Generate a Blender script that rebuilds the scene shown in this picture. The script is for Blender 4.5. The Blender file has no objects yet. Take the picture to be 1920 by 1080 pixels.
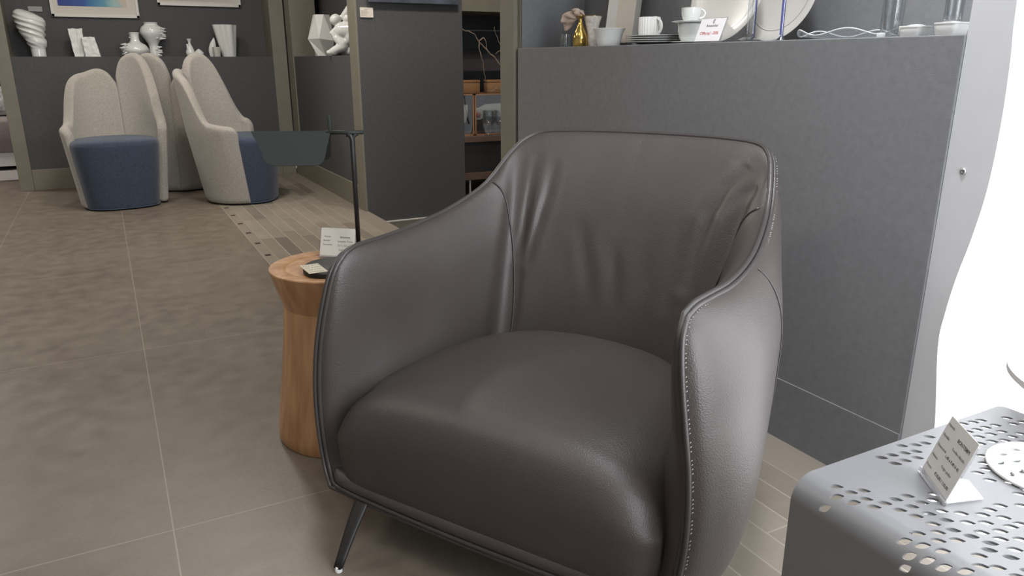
import bpy, bmesh, math, random
from math import sin, cos, pi, radians, sqrt, atan2, hypot
from mathutils import Vector, Matrix, noise

random.seed(7)
S = bpy.context.scene
COL = S.collection

# ------------------------------------------------------------------ camera, world, light, exposure
cam_data = bpy.data.cameras.new('camera')
cam_data.sensor_width = 36.0
cam_data.lens = 26.437
cam_data.clip_start = 0.02
cam = bpy.data.objects.new('camera', cam_data)
COL.objects.link(cam)
R0 = (0.884232, -0.467044, -0.002146)
U0 = (0.137071, 0.255112, 0.957146)
F0 = (0.446482, 0.846633, -0.289596)
cam.matrix_world = Matrix(((R0[0], U0[0], -F0[0], 0.0), (R0[1], U0[1], -F0[1], 0.0),
                           (R0[2], U0[2], -F0[2], 0.95), (0, 0, 0, 1)))
S.camera = cam

world = bpy.data.worlds.new('world')
S.world = world
world.use_nodes = True
world.node_tree.nodes['Background'].inputs[0].default_value = (0.9, 0.95, 1.0, 1)
world.node_tree.nodes['Background'].inputs[1].default_value = 0.3

S.view_settings.view_transform = 'Standard'
S.view_settings.look = 'None'
S.view_settings.exposure = 0.0
S.view_settings.gamma = 1.0
S.view_settings.use_curve_mapping = False
S.cycles.use_denoising = True
S.cycles.max_bounces = 8
S.cycles.transparent_max_bounces = 24
S.cycles.sample_clamp_indirect = 4.0


def area(name, loc, size, power, color, rot=(0, 0, 0), spread=180):
    d = bpy.data.lights.new(name, 'AREA')
    d.shape = 'RECTANGLE'
    d.size, d.size_y = size
    d.energy = power
    d.color = color
    d.spread = radians(spread)
    o = bpy.data.objects.new(name, d)
    o.location = loc
    o.rotation_euler = rot
    COL.objects.link(o)
    return o


WARM = (1.0, 0.93, 0.84)
# ceiling lamps of the showroom, above the frame
area('ceiling_lamp_brick_floor', (0.55, 4.5, 2.68), (0.3, 0.3), 34, WARM)
area('ceiling_lamp_chairs', (-0.1, 5.2, 2.68), (0.3, 0.3), 16, WARM)
area('ceiling_lamp_left', (-1.3, 3.0, 2.68), (0.5, 0.5), 20, WARM)
area('ceiling_lamp_front', (-0.5, 1.0, 2.68), (0.4, 0.4), 7, WARM)
area('ceiling_lamp_passage', (2.4, 5.5, 2.6), (0.4, 0.4), 22, WARM)
area('ceiling_lamp_lounge', (-2.0, 7.6, 2.68), (0.6, 0.6), 60, WARM)
# added fill lights: one brightens the right-hand wall, one the panel in the passage
area('wall_fill_right', (1.05, 0.98, 2.66), (0.2, 0.4), 11, (0.93, 0.96, 1.0), (0, radians(-18), 0), 80)
area('wall_fill_passage', (1.75, 3.95, 2.64), (0.5, 0.2), 16, WARM, (radians(35), 0, 0), 140)
# added fill lights behind the camera that stand in for unseen shop windows
area('fill_behind_right', (1.00, -1.10, 1.40), (0.9, 2.2), 56, (0.90, 0.95, 1.0), (radians(90), 0, radians(-6)))
area('fill_behind_left', (-0.9, -2.4, 1.5), (3.0, 2.2), 4, (0.92, 0.96, 1.0), (radians(90), 0, radians(-20)))


# ------------------------------------------------------------------ helpers
def lin(c):
    return tuple((v / 255 / 12.92) if v / 255 <= 0.04045 else ((v / 255 + 0.055) / 1.055) ** 2.4 for v in c)


def material(name, color, rough=0.5, metal=0.0, vary=0.0, vscale=20.0, bump=0.0, bscale=200.0, spec=0.5,
             stretch=(1, 1, 1), btype='noise', coat=0.0, sheen=0.0):
    m = bpy.data.materials.new(name)
    m.use_nodes = True
    n, l = m.node_tree.nodes, m.node_tree.links
    b = n['Principled BSDF']
    b.inputs['Base Color'].default_value = (*color, 1)
    b.inputs['Roughness'].default_value = rough
    b.inputs['Metallic'].default_value = metal
    b.inputs['Specular IOR Level'].default_value = spec
    b.inputs['Coat Weight'].default_value = coat
    b.inputs['Sheen Weight'].default_value = sheen
    tc = n.new('ShaderNodeTexCoord')
    mp = n.new('ShaderNodeMapping')
    mp.inputs['Scale'].default_value = stretch
    l.new(tc.outputs['Object'], mp.inputs[0])
    if vary:
        t = n.new('ShaderNodeTexNoise')
        t.inputs['Scale'].default_value = vscale
        t.inputs['Detail'].default_value = 5
        l.new(mp.outputs[0], t.inputs[0])
        r = n.new('ShaderNodeMapRange')
        r.inputs['From Min'].default_value = 0.25
        r.inputs['From Max'].default_value = 0.75
        r.inputs['To Min'].default_value = 1 - vary
        r.inputs['To Max'].default_value = 1 + vary
        l.new(t.outputs[0], r.inputs[0])
        mx = n.new('ShaderNodeMix')
        mx.data_type = 'RGBA'
        mx.blend_type = 'MULTIPLY'
        mx.inputs[0].default_value = 1
        mx.inputs[6].default_value = (*color, 1)
        l.new(r.outputs[0], mx.inputs[7])
        l.new(mx.outputs[2], b.inputs['Base Color'])
    if bump:
        if btype == 'noise':
            t = n.new('ShaderNodeTexNoise')
            t.inputs['Detail'].default_value = 3
        else:
            t = n.new('ShaderNodeTexVoronoi')
        t.inputs['Scale'].default_value = bscale
        l.new(mp.outputs[0], t.inputs[0])
        bp = n.new('ShaderNodeBump')
        bp.inputs['Strength'].default_value = bump
        bp.inputs['Distance'].default_value = 0.001
        l.new(t.outputs[0], bp.inputs['Height'])
        l.new(bp.outputs[0], b.inputs['Normal'])
    return m


def clear(name, tint=(1, 1, 1), amount=0.92, rough=0.02, facing=0.35):
    m = bpy.data.materials.new(name)
    m.use_nodes = True
    n, l = m.node_tree.nodes, m.node_tree.links
    n.remove(n['Principled BSDF'])
    out = n['Material Output']
    t = n.new('ShaderNodeBsdfTransparent')
    t.inputs[0].default_value = (*tint, 1)
    g = n.new('ShaderNodeBsdfGlossy')
    g.inputs['Roughness'].default_value = rough
    lw = n.new('ShaderNodeLayerWeight')
    lw.inputs[0].default_value = facing
    mr = n.new('ShaderNodeMapRange')
    mr.inputs['To Min'].default_value = 1 - amount
    mr.inputs['To Max'].default_value = 0.75
    l.new(lw.outputs['Facing'], mr.inputs[0])
    mx = n.new('ShaderNodeMixShader')
    l.new(mr.outputs[0], mx.inputs[0])
    l.new(t.outputs[0], mx.inputs[1])
    l.new(g.outputs[0], mx.inputs[2])
    l.new(mx.outputs[0], out.inputs[0])
    return m


class NB:
    """small node builder for arithmetic in a shader"""
    def __init__(s, m):
        s.n, s.l = m.node_tree.nodes, m.node_tree.links

    def m(s, op, a, b=None, c=None):
        k = s.n.new('ShaderNodeMath')
        k.operation = op
        for i, v in enumerate((a, b, c)):
            if v is None:
                continue
            if isinstance(v, (int, float)):
                k.inputs[i].default_value = v
            else:
                s.l.new(v, k.inputs[i])
        return k.outputs[0]

    def mix(s, f, a, b):
        k = s.n.new('ShaderNodeMix')
        k.data_type = 'RGBA'
        for i, v in ((0, f), (6, a), (7, b)):
            if isinstance(v, (int, float)):
                k.inputs[i].default_value = v
            elif isinstance(v, tuple):
                k.inputs[i].default_value = (*v, 1)
            else:
                s.l.new(v, k.inputs[i])
        return k.outputs[2]

    def noise(s, vec, scale, detail=4, w=None):
        k = s.n.new('ShaderNodeTexNoise')
        k.inputs['Scale'].default_value = scale
        k.inputs['Detail'].default_value = detail
        s.l.new(vec, k.inputs[0])
        return k.outputs[0]

    def white(s, a, b):
        cx = s.n.new('ShaderNodeCombineXYZ')
        for i, v in enumerate((a, b)):
            if isinstance(v, (int, float)):
                cx.inputs[i].default_value = v
            else:
                s.l.new(v, cx.inputs[i])
        k = s.n.new('ShaderNodeTexWhiteNoise')
        k.noise_dimensions = '3D'
        s.l.new(cx.outputs[0], k.inputs[0])
        return k.outputs[0]


def link(name, bm, mat, parent=None, smooth=True, world=True, angle=None, sharp=None):
    """turn a bmesh into ONE object; world=True means the vertices are in world coordinates"""
    me = bpy.data.meshes.new(name)
    if parent is not None and world:
        bm.transform(parent_world(parent).inverted())
    bmesh.ops.recalc_face_normals(bm, faces=bm.faces)
    if smooth:
        for f in bm.faces:
            f.smooth = True
        if angle is not None:
            for e in bm.edges:
                if len(e.link_faces) == 2 and e.calc_face_angle(0) > radians(angle):
                    e.smooth = False
    bm.to_mesh(me)
    bm.free()
    me.materials.append(mat)
    o = bpy.data.objects.new(name, me)
    COL.objects.link(o)
    if parent is not None:
        o.parent = parent
    return o


def parent_world(p):
    m = p.matrix_basis.copy()
    while p.parent is not None:
        p = p.parent
        m = p.matrix_basis @ m
    return m


def thing(name, label, cat, loc=(0, 0, 0), rotz=0.0, group=None):
    o = bpy.data.objects.new(name, None)
    o.empty_display_size = 0.05
    COL.objects.link(o)
    o.location = loc
    o.rotation_euler = (0, 0, rotz)
    tag(o, label, cat, group)
    return o


def tag(o, label, cat, group=None):
    o['label'] = label
    o['category'] = cat
    if group:
        o['group'] = group
    return o


def struct(name, bm, mat, smooth=False):
    o = link(name, bm, mat, None, smooth)
    o['kind'] = 'structure'
    return o


def dup(root, loc, rotz, label, group=None):
    r = root.copy()
    COL.objects.link(r)
    r.location = loc
    r.rotation_euler = (0, 0, rotz)
    r['label'] = label
    if group:
        r['group'] = group
    for ch in list(root.children):
        c = ch.copy()
        COL.objects.link(c)
        c.parent = r
        for g in list(ch.children):
            d = g.copy()
            COL.objects.link(d)
            d.parent = c
    return r


def BM():
    return bmesh.new()


def box(bm, x0, x1, y0, y1, z0, z1, bevel=0.0, mat4=None, seg=2):
    t = bmesh.new()
    bmesh.ops.create_cube(t, size=1.0)
    t.transform(Matrix.Translation(((x0 + x1) / 2, (y0 + y1) / 2, (z0 + z1) / 2)) @
                Matrix.Diagonal((x1 - x0, y1 - y0, z1 - z0, 1)))
    if bevel:
        bmesh.ops.bevel(t, geom=t.edges[:], offset=bevel, segments=seg, affect='EDGES', profile=0.5)
    if mat4 is not None:
        t.transform(mat4)
    add(bm, t)
    return bm


def add(bm, t):
    me = bpy.data.meshes.new('tmp')
    t.to_mesh(me)
    t.free()
    bm.from_mesh(me)
    bpy.data.meshes.remove(me)


def lathe(bm, prof, seg=48, c=(0, 0, 0), rfun=None, mat4=None, cap=True):
    t = bmesh.new()
    rings = []
    for r, z in prof:
        if r < 1e-5:
            rings.append([t.verts.new((0, 0, z))])
        else:
            ring = []
            for k in range(seg):
                a = 2 * pi * k / seg
                rr = r * (rfun(a, z) if rfun else 1)
                ring.append(t.verts.new((rr * cos(a), rr * sin(a), z)))
            rings.append(ring)
    for a, b in zip(rings[:-1], rings[1:]):
        if len(a) == 1 and len(b) == 1:
            continue
        for k in range(seg):
            k2 = (k + 1) % seg
            if len(a) == 1:
                t.faces.new((a[0], b[k], b[k2]))
            elif len(b) == 1:
                t.faces.new((a[k], b[0], a[k2]))
            else:
                t.faces.new((a[k], b[k], b[k2], a[k2]))
    if cap:
        for ring in (rings[0], rings[-1]):
            if len(ring) > 2:
                t.faces.new(ring)
    if mat4 is not None:
        t.transform(mat4)
    t.transform(Matrix.Translation(c))
    add(bm, t)
    return bm


def smoothcurve(pts, n=8, closed=False):
    """Catmull-Rom through pts"""
    P = [Vector(p) for p in pts]
    out = []
    N = len(P)
    rng = range(N) if closed else range(N - 1)
    for i in rng:
        if closed:
            p0, p1, p2, p3 = P[(i - 1) % N], P[i], P[(i + 1) % N], P[(i + 2) % N]
        else:
            p0 = P[i - 1] if i > 0 else P[0] * 2 - P[1]
            p1, p2 = P[i], P[i + 1]
            p3 = P[i + 2] if i + 2 < N else P[-1] * 2 - P[-2]
        for k in range(n):
            t = k / n
            out.append(0.5 * ((2 * p1) + (p2 - p0) * t + (2 * p0 - 5 * p1 + 4 * p2 - p3) * t * t +
                              (3 * p1 - p0 - 3 * p2 + p3) * t ** 3))
    if not closed:
        out.append(P[-1].copy())
    return out


def resample(pts, n):
    d = [0]
    for a, b in zip(pts[:-1], pts[1:]):
        d.append(d[-1] + (b - a).length)
    out = []
    j = 0
    for i in range(n):
        s = d[-1] * i / (n - 1)
        while j < len(d) - 2 and d[j + 1] < s:
            j += 1
        t = (s - d[j]) / max(1e-9, d[j + 1] - d[j])
        out.append(pts[j].lerp(pts[j + 1], min(1, t)))
    return out


def tube(bm, pts, r, seg=10, closed=False):
    pts = [Vector(p) for p in pts]
    n = len(pts)
    rings = []
    up = Vector((0, 0, 1))
    prev = None
    for i, p in enumerate(pts):
        if closed:
            t = pts[(i + 1) % n] - pts[i - 1]
        else:
            t = pts[min(i + 1, n - 1)] - pts[max(i - 1, 0)]
        t.normalize()
        if prev is None:
            a = up if abs(t.z) < 0.9 else Vector((1, 0, 0))
            x = (a - t * a.dot(t)).normalized()
        else:
            x = (prev - t * prev.dot(t)).normalized()
        prev = x
        y = t.cross(x)
        rr = r[i] if isinstance(r, (list, tuple)) else r
        rings.append([bm.verts.new(p + x * rr * cos(2 * pi * k / seg) + y * rr * sin(2 * pi * k / seg)) for k in range(seg)])
    m = n if closed else n - 1
    for i in range(m):
        a, b = rings[i], rings[(i + 1) % n]
        for k in range(seg):
            bm.faces.new((a[k], a[(k + 1) % seg], b[(k + 1) % seg], b[k]))
    if not closed:
        bm.faces.new(rings[0])
        bm.faces.new(rings[-1])
    return bm


def grid(bm, P, close_i=False):
    V = [[bm.verts.new(p) for p in row] for row in P]
    n = len(V)
    for i in range(n if close_i else n - 1):
        a, b = V[i], V[(i + 1) % n]
        for j in range(len(a) - 1):
            bm.faces.new((a[j], a[j + 1], b[j + 1], b[j]))
    return V


def prism(bm, poly, z0, z1):
    a = [bm.verts.new((x, y, z0)) for x, y in poly]
    b = [bm.verts.new((x, y, z1)) for x, y in poly]
    n = len(a)
    bm.faces.new(a)
    bm.faces.new(b)
    for k in range(n):
        bm.faces.new((a[k], a[(k + 1) % n], b[(k + 1) % n], b[k]))
    return bm


def frame4(o, right, up):
    r = Vector(right).normalized()
    u = Vector(up)
    u = (u - r * u.dot(r)).normalized()
    w = r.cross(u)
    return Matrix(((r.x, u.x, w.x, o[0]), (r.y, u.y, w.y, o[1]), (r.z, u.z, w.z, o[2]), (0, 0, 0, 1)))


def lettering(bm, s, size, m4, x=0, y=0, align='LEFT', bold=0.0):
    c = bpy.data.curves.new('tmp_text', 'FONT')
    c.body = s
    c.size = size
    c.align_x = align
    c.extrude = 0.00008
    c.offset = bold
    c.resolution_u = 3
    o = bpy.data.objects.new('tmp_text', c)
    COL.objects.link(o)
    dg = bpy.context.evaluated_depsgraph_get()
    dg.update()
    me = bpy.data.meshes.new_from_object(o.evaluated_get(dg))
    me.transform(m4 @ Matrix.Translation((x, y, 0)))
    bm.from_mesh(me)
    bpy.data.objects.remove(o)
    bpy.data.curves.remove(c)
    bpy.data.meshes.remove(me)
    return bm


def lerp(a, b, t):
    return a + (b - a) * t


def interp(tab, x):
    if x <= tab[0][0]:
        return tab[0][1]
    for (x0, y0), (x1, y1) in zip(tab[:-1], tab[1:]):
        if x <= x1:
            return y0 + (y1 - y0) * (x - x0) / (x1 - x0)
    return tab[-1][1]


def smooth01(t):
    t = max(0, min(1, t))
    return t * t * (3 - 2 * t)


# ------------------------------------------------------------------ materials
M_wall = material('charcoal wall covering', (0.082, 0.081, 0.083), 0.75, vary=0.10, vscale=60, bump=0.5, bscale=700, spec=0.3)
M_wall_glare = material('glare-lightened charcoal wall covering', (0.185, 0.187, 0.195), 0.75, vary=0.08, vscale=60, bump=0.5, bscale=700, spec=0.3)  # the charcoal covering made paler, window glare put into its colour
M_taupe = material('taupe lacquered frame', (0.19, 0.175, 0.135), 0.5, vary=0.06, vscale=12, bump=0.1, bscale=90)
M_white_paint = material('white painted strip', (0.55, 0.55, 0.57), 0.55, vary=0.02)
M_ceiling = material('ceiling paint', (0.6, 0.59, 0.57), 0.8)
M_leather = material('dark brown leather', (0.052, 0.042, 0.040), 0.44, vary=0.08, vscale=9, bump=0.35, bscale=420, btype='voronoi', spec=0.5)
M_leather_trim = material('dark leather piping', (0.045, 0.039, 0.038), 0.38, bump=0.2, bscale=500, btype='voronoi')
M_thread = material('grey stitching thread', (0.30, 0.28, 0.27), 0.6)
M_leg = material('black painted steel', (0.014, 0.013, 0.013), 0.5)
M_glide = material('white plastic glide', (0.7, 0.7, 0.68), 0.4)
M_linen = material('grey beige linen', (0.335, 0.312, 0.280), 0.9, vary=0.24, vscale=260, bump=0.6, bscale=420, stretch=(1, 1, 0.35), sheen=0.2, spec=0.2)
M_blue = material('blue wool fabric', (0.046, 0.061, 0.092), 0.95, vary=0.22, vscale=90, bump=0.6, bscale=500, sheen=0.2, spec=0.15)
M_porcelain = material('white glazed porcelain', (0.72, 0.73, 0.71), 0.12, coat=0.3)
M_bisque = material('matt white porcelain', (0.72, 0.72, 0.70), 0.55, bump=0.2, bscale=120)
M_cream = material('cream porcelain', (0.55, 0.53, 0.49), 0.25)
M_lamp = material('dark green grey lacquer', (0.020, 0.025, 0.023), 0.55, spec=0.3)
M_metal_table = material('grey powder coated metal', (0.19, 0.19, 0.20), 0.38, spec=0.7, bump=0.15, bscale=900)
M_paper = material('white paper', (0.76, 0.74, 0.68), 0.7)
M_paper_grey = material('printed grey paper', (0.56, 0.55, 0.53), 0.6)
M_ink = material('grey print', (0.10, 0.09, 0.09), 0.6)
M_ink_light = material('light grey print', (0.28, 0.26, 0.25), 0.6)
M_red = material('red print', (0.45, 0.06, 0.08), 0.6)
M_acrylic = clear('clear acrylic', (0.97, 0.97, 0.98), 0.90, 0.03, 0.4)
M_glass = clear('clear glass', (0.92, 0.94, 0.95), 0.93, 0.02, 0.45)
M_glass_blue = clear('blue glass', (0.35, 0.38, 0.75), 0.8, 0.03, 0.4)
M_smoke = clear('dark display glass', (0.45, 0.45, 0.47), 0.9, 0.03, 0.3)
M_gold = material('polished brass', (0.62, 0.43, 0.13), 0.16, metal=1.0)
M_copper = material('copper frame', (0.75, 0.38, 0.20), 0.35, metal=0.7)
M_tan = material('tan leather', (0.34, 0.18, 0.08), 0.55, vary=0.1, vscale=15)
M_dark = material('black stained oak', (0.035, 0.034, 0.034), 0.5, vary=0.2, vscale=30, stretch=(1, 1, 8))
M_black = material('black lacquer', (0.018, 0.02, 0.022), 0.3)
M_walnut = material('walnut board', (0.16, 0.105, 0.075), 0.5, vary=0.25, vscale=14, stretch=(1, 6, 6))
M_twig = material('dried twig bark', (0.26, 0.19, 0.15), 0.8)
M_silk = material('dusty pink paper petals', (0.52, 0.40, 0.33), 0.8, vary=0.15, vscale=30)
M_steel = material('satin steel', (0.55, 0.55, 0.56), 0.3, metal=1.0)
M_sofa = material('mauve grey upholstery', (0.30, 0.26, 0.26), 0.9, vary=0.1, vscale=40)
M_rug = material('speckled grey rug', (0.33, 0.31, 0.31), 1.0, vary=0.6, vscale=160, bump=0.8, bscale=300)
M_canvas = material('dark blue grey painted canvas', (0.055, 0.065, 0.085), 0.5, vary=0.6, vscale=9)
M_frame_white = material('white picture frame', (0.62, 0.60, 0.56), 0.4)
M_mount = material('cream picture mount', (0.60, 0.56, 0.50), 0.8)

M_window = bpy.data.materials.new('overcast daylight behind glass')
M_window.use_nodes = True
_b = M_window.node_tree.nodes['Principled BSDF']
_b.inputs['Base Color'].default_value = (0.8, 0.8, 0.8, 1)
_b.inputs['Emission Color'].default_value = (0.94, 0.97, 1.0, 1)
_b.inputs['Emission Strength'].default_value = 3.0


def wood_material():
    m = bpy.data.materials.new('orange brown solid wood')
    m.use_nodes = True
    nb = NB(m)
    n, l = nb.n, nb.l
    b = n['Principled BSDF']
    tc = n.new('ShaderNodeTexCoord')
    mp = n.new('ShaderNodeMapping')
    mp.inputs['Scale'].default_value = (1, 1, 0.09)
    l.new(tc.outputs['Object'], mp.inputs[0])
    a = nb.noise(mp.outputs[0], 42, 6)
    mp2 = n.new('ShaderNodeMapping')
    mp2.inputs['Scale'].default_value = (1, 1, 0.35)
    l.new(tc.outputs['Object'], mp2.inputs[0])
    c = nb.noise(mp2.outputs[0], 9, 3)
    f = nb.m('ADD', nb.m('MULTIPLY', a, 0.65), nb.m('MULTIPLY', c, 0.35))
    r = n.new('ShaderNodeValToRGB')
    r.color_ramp.elements[0].position = 0.32
    r.color_ramp.elements[0].color = (0.35, 0.165, 0.070, 1)
    r.color_ramp.elements[1].position = 0.68
    r.color_ramp.elements[1].color = (0.60, 0.35, 0.18, 1)
    l.new(f, r.inputs[0])
    l.new(r.outputs[0], b.inputs['Base Color'])
    b.inputs['Roughness'].default_value = 0.45
    return m


M_wood = wood_material()


def floor_material():
    m = bpy.data.materials.new('brown grey stone tiles with brick border')
    m.use_nodes = True
    nb = NB(m)
    n, l = nb.n, nb.l
    b = n['Principled BSDF']
    g = n.new('ShaderNodeNewGeometry')
    sp = n.new('ShaderNodeSeparateXYZ')
    l.new(g.outputs['Position'], sp.inputs[0])
    x, y = sp.outputs[0], sp.outputs[1]

    def linedist(v, origin, pitch):
        f = nb.m('FRACT', nb.m('ADD', nb.m('DIVIDE', nb.m('SUBTRACT', v, origin), pitch), 100.5))
        return nb.m('MULTIPLY', nb.m('ABSOLUTE', nb.m('SUBTRACT', f, 0.5)), pitch)

    def below(v, t):
        return nb.m('LESS_THAN', v, t)

    # large tiles
    tile_line = nb.m('MINIMUM', linedist(x, 0.007, 0.602), linedist(y, 1.552, 1.18))
    tile_grout = below(tile_line, 0.0015)
    # brick border
    col = nb.m('FLOOR', nb.m('DIVIDE', nb.m('SUBTRACT', x, 0.665), 0.0735))
    off = nb.m('MULTIPLY', nb.white(col, 3.0), 0.55)
    ys = nb.m('ADD', y, off)
    row = nb.m('FLOOR', nb.m('DIVIDE', ys, 0.55))
    brick_line = nb.m('MINIMUM', linedist(x, 0.665, 0.0735), linedist(ys, 0.0, 0.55))
    brick_grout = below(brick_line, 0.0018)
    brick_tone = nb.white(col, row)
    in_brick = nb.m('MULTIPLY', nb.m('GREATER_THAN', x, 0.665), below(x, 1.327))
    in_strip = nb.m('MULTIPLY', nb.m('GREATER_THAN', x, 0.609), below(x, 0.665))
    in_edge = nb.m('GREATER_THAN', x, 1.327)
    strip_edge = below(nb.m('ABSOLUTE', nb.m('SUBTRACT', x, 0.609)), 0.0022)
    edge_line = below(linedist(y, 0.9, 0.6), 0.0015)
    sq = nb.m('MULTIPLY', below(nb.m('ABSOLUTE', nb.m('SUBTRACT', x, 0.637)), 0.014),
              below(linedist(y, 5.053, 0.2925), 0.020))
    # stone mottling
    big = nb.noise(g.outputs['Position'], 2.2, 4)
    mid = nb.noise(g.outputs['Position'], 14, 6)
    fine = nb.noise(g.outputs['Position'], 90, 3)
    mott = nb.m('ADD', nb.m('ADD', nb.m('MULTIPLY', big, 0.35), nb.m('MULTIPLY', mid, 0.45)), nb.m('MULTIPLY', fine, 0.2))
    rmp = n.new('ShaderNodeValToRGB')
    rmp.color_ramp.elements[0].position = 0.33
    rmp.color_ramp.elements[0].color = (0.112, 0.090, 0.070, 1)
    rmp.color_ramp.elements[1].position = 0.68
    rmp.color_ramp.elements[1].color = (0.185, 0.156, 0.124, 1)
    l.new(mott, rmp.inputs[0])
    base = nb.mix(tile_grout, rmp.outputs[0], (0.25, 0.22, 0.18))
    bt = nb.mix(nb.m('POWER', brick_tone, 2.2), (0.245, 0.213, 0.172), (0.135, 0.113, 0.092))
    bt2 = n.new('ShaderNodeMix')
    bt2.data_type = 'RGBA'
    bt2.blend_type = 'MULTIPLY'
    bt2.inputs[0].default_value = 1
    l.new(bt, bt2.inputs[6])
    sc = nb.m('ADD', nb.m('MULTIPLY', mott, 0.6), 0.70)
    l.new(sc, bt2.inputs[7])
    brick = nb.mix(brick_grout, bt2.outputs[2], (0.34, 0.30, 0.24))
    edge = nb.mix(edge_line, (0.22, 0.19, 0.155), (0.30, 0.26, 0.21))
    strip = nb.mix(sq, (0.21, 0.18, 0.145), (0.045, 0.025, 0.02))
    strip = nb.mix(strip_edge, strip, (0.32, 0.28, 0.23))
    c = nb.mix(in_brick, base, brick)
    c = nb.mix(in_edge, c, edge)
    c = nb.mix(in_strip, c, strip)
    l.new(c, b.inputs['Base Color'])
    rr = nb.m('ADD', nb.m('MULTIPLY', mid, 0.22), 0.30)
    l.new(rr, b.inputs['Roughness'])
    b.inputs['Specular IOR Level'].default_value = 0.45
    bp = n.new('ShaderNodeBump')
    bp.inputs['Strength'].default_value = 0.12
    bp.inputs['Distance'].default_value = 0.002
    l.new(fine, bp.inputs['Height'])
    l.new(bp.outputs[0], b.inputs['Normal'])
    return m


M_floor = floor_material()


def watercolour_material():
    m = bpy.data.materials.new('blue watercolour')
    m.use_nodes = True
    nb = NB(m)
    n, l = nb.n, nb.l
    b = n['Principled BSDF']
    g = n.new('ShaderNodeNewGeometry')
    sp = n.new('ShaderNodeSeparateXYZ')
    l.new(g.outputs['Position'], sp.inputs[0])
    f = nb.m('DIVIDE', nb.m('ADD', sp.outputs[0], 0.222), 0.473)
    f = nb.m('ADD', f, nb.m('MULTIPLY', nb.m('SUBTRACT', nb.noise(g.outputs['Position'], 14, 5), 0.5), 0.25))
    r = n.new('ShaderNodeValToRGB')
    e = r.color_ramp.elements
    e[0].position, e[0].color = 0.0, (0.03, 0.05, 0.22, 1)
    e[1].position, e[1].color = 1.0, (0.55, 0.46, 0.38, 1)
    for p, c in ((0.42, (0.04, 0.09, 0.30)), (0.52, (0.06, 0.20, 0.36)), (0.72, (0.13, 0.32, 0.40)), (0.86, (0.33, 0.48, 0.46))):
        k = e.new(p)
        k.color = (*c, 1)
    l.new(f, r.inputs[0])
    l.new(r.outputs[0], b.inputs['Base Color'])
    b.inputs['Roughness'].default_value = 0.7
    return m


M_watercolour = watercolour_material()

# ------------------------------------------------------------------ the room
XR = 1.447           # plane of the right-hand wall
ZR = 0.995           # top of its shelf
ZL = 0.985           # top of the shelf on the back and side walls
HC = 2.75
bm = BM(); box(bm, -4.6, XR, -2.6, 10.2, -0.30, 0.0); struct('floor', bm, M_floor)
bm = BM(); box(bm, XR, 5.2, 2.69, 9.0, -0.34, -0.25); struct('floor_passage', bm, M_floor)
bm = BM(); box(bm, -4.6, 5.2, -2.6, 10.2, HC, HC + 0.1); struct('ceiling', bm, M_ceiling)
bm = BM(); box(bm, -4.7, -4.6, -2.6, 10.2, -0.3, HC); struct('wall_left', bm, M_ceiling)
bm = BM(); box(bm, -4.7, 2.6, -2.7, -2.6, -0.3, HC); struct('wall_behind', bm, M_ceiling)
bm = BM(); box(bm, -4.7, 5.2, 10.2, 10.3, -0.34, HC); struct('wall_far', bm, M_wall)
bm = BM(); box(bm, 5.2, 5.3, 2.6, 10.3, -0.34, HC); struct('wall_passage_end', bm, M_wall)
# right wall: lower part whose top is the display shelf, and the niche above it
bm = BM(); box(bm, XR, 1.80, 0.918, 2.690, 0.0, ZR, bevel=0.002); struct('wall_right', bm, M_wall_glare)
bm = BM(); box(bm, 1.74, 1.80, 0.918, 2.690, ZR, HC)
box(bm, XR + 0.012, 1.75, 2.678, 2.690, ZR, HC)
struct('wall_right_niche', bm, M_wall_glare)
bm = BM(); box(bm, XR - 0.004, XR + 0.002, 0.919, 2.700, 0.0, 0.162); struct('baseboard_right', bm, M_wall_glare)
bm = BM()
box(bm, XR - 0.008, 1.80, 2.712, 2.825, -0.25, HC)
box(bm, XR + 0.010, 1.80, 2.690, 2.712, 0.0, HC)
struct('column_right', bm, M_taupe)
# pale strip, its wavy edge shaped like a light-and-shade border, then the shop window
bm = BM()
wave = [(0.0, 0.840), (0.10, 0.842), (0.224, 0.850), (0.384, 0.871), (0.46, 0.868), (0.536, 0.858), (0.62, 0.842), (0.72, 0.829),
        (0.84, 0.826), (0.95, 0.830), (1.05, 0.837), (1.4, 0.845), (HC, 0.84)]
wz = [p for p in smoothcurve([(y, z, 0) for z, y in wave], 6)]
poly = [(0.917, 0.0)] + [(p.x, p.y) for p in wz] + [(0.917, HC)]
prism(bm, poly, XR + 0.004, XR + 0.024)
bm.transform(Matrix(((0, 0, 1, 0), (1, 0, 0, 0), (0, 1, 0, 0), (0, 0, 0, 1))))
struct('trim_1', bm, M_white_paint)
bm = BM(); box(bm, 1.497, 1.517, -2.6, 0.916, 0.0, HC); struct('window_1', bm, M_window)
# side wall beyond the passage (same plane), back wall, both with a display shelf niche
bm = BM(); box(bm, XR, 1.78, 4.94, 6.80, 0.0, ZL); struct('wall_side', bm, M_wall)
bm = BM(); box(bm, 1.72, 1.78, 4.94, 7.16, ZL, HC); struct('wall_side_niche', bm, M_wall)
bm = BM(); box(bm, XR - 0.014, XR + 0.002, 4.78, 6.79, 0.0, 0.150, bevel=0.002); struct('baseboard_side', bm, M_taupe)
bm = BM(); box(bm, XR - 0.016, 1.60, 4.768, 4.925, -0.02, HC, bevel=0.002); struct('trim_2', bm, M_taupe)
bm = BM(); box(bm, XR - 0.010, XR + 0.2, 6.60, 6.79, 0.0, HC, bevel=0.002); struct('trim_3', bm, M_taupe)
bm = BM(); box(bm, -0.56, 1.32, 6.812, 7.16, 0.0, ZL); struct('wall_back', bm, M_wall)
bm = BM(); box(bm, -0.65, XR, 7.10, 7.16, ZL, HC); struct('wall_back_niche', bm, M_wall)
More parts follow.
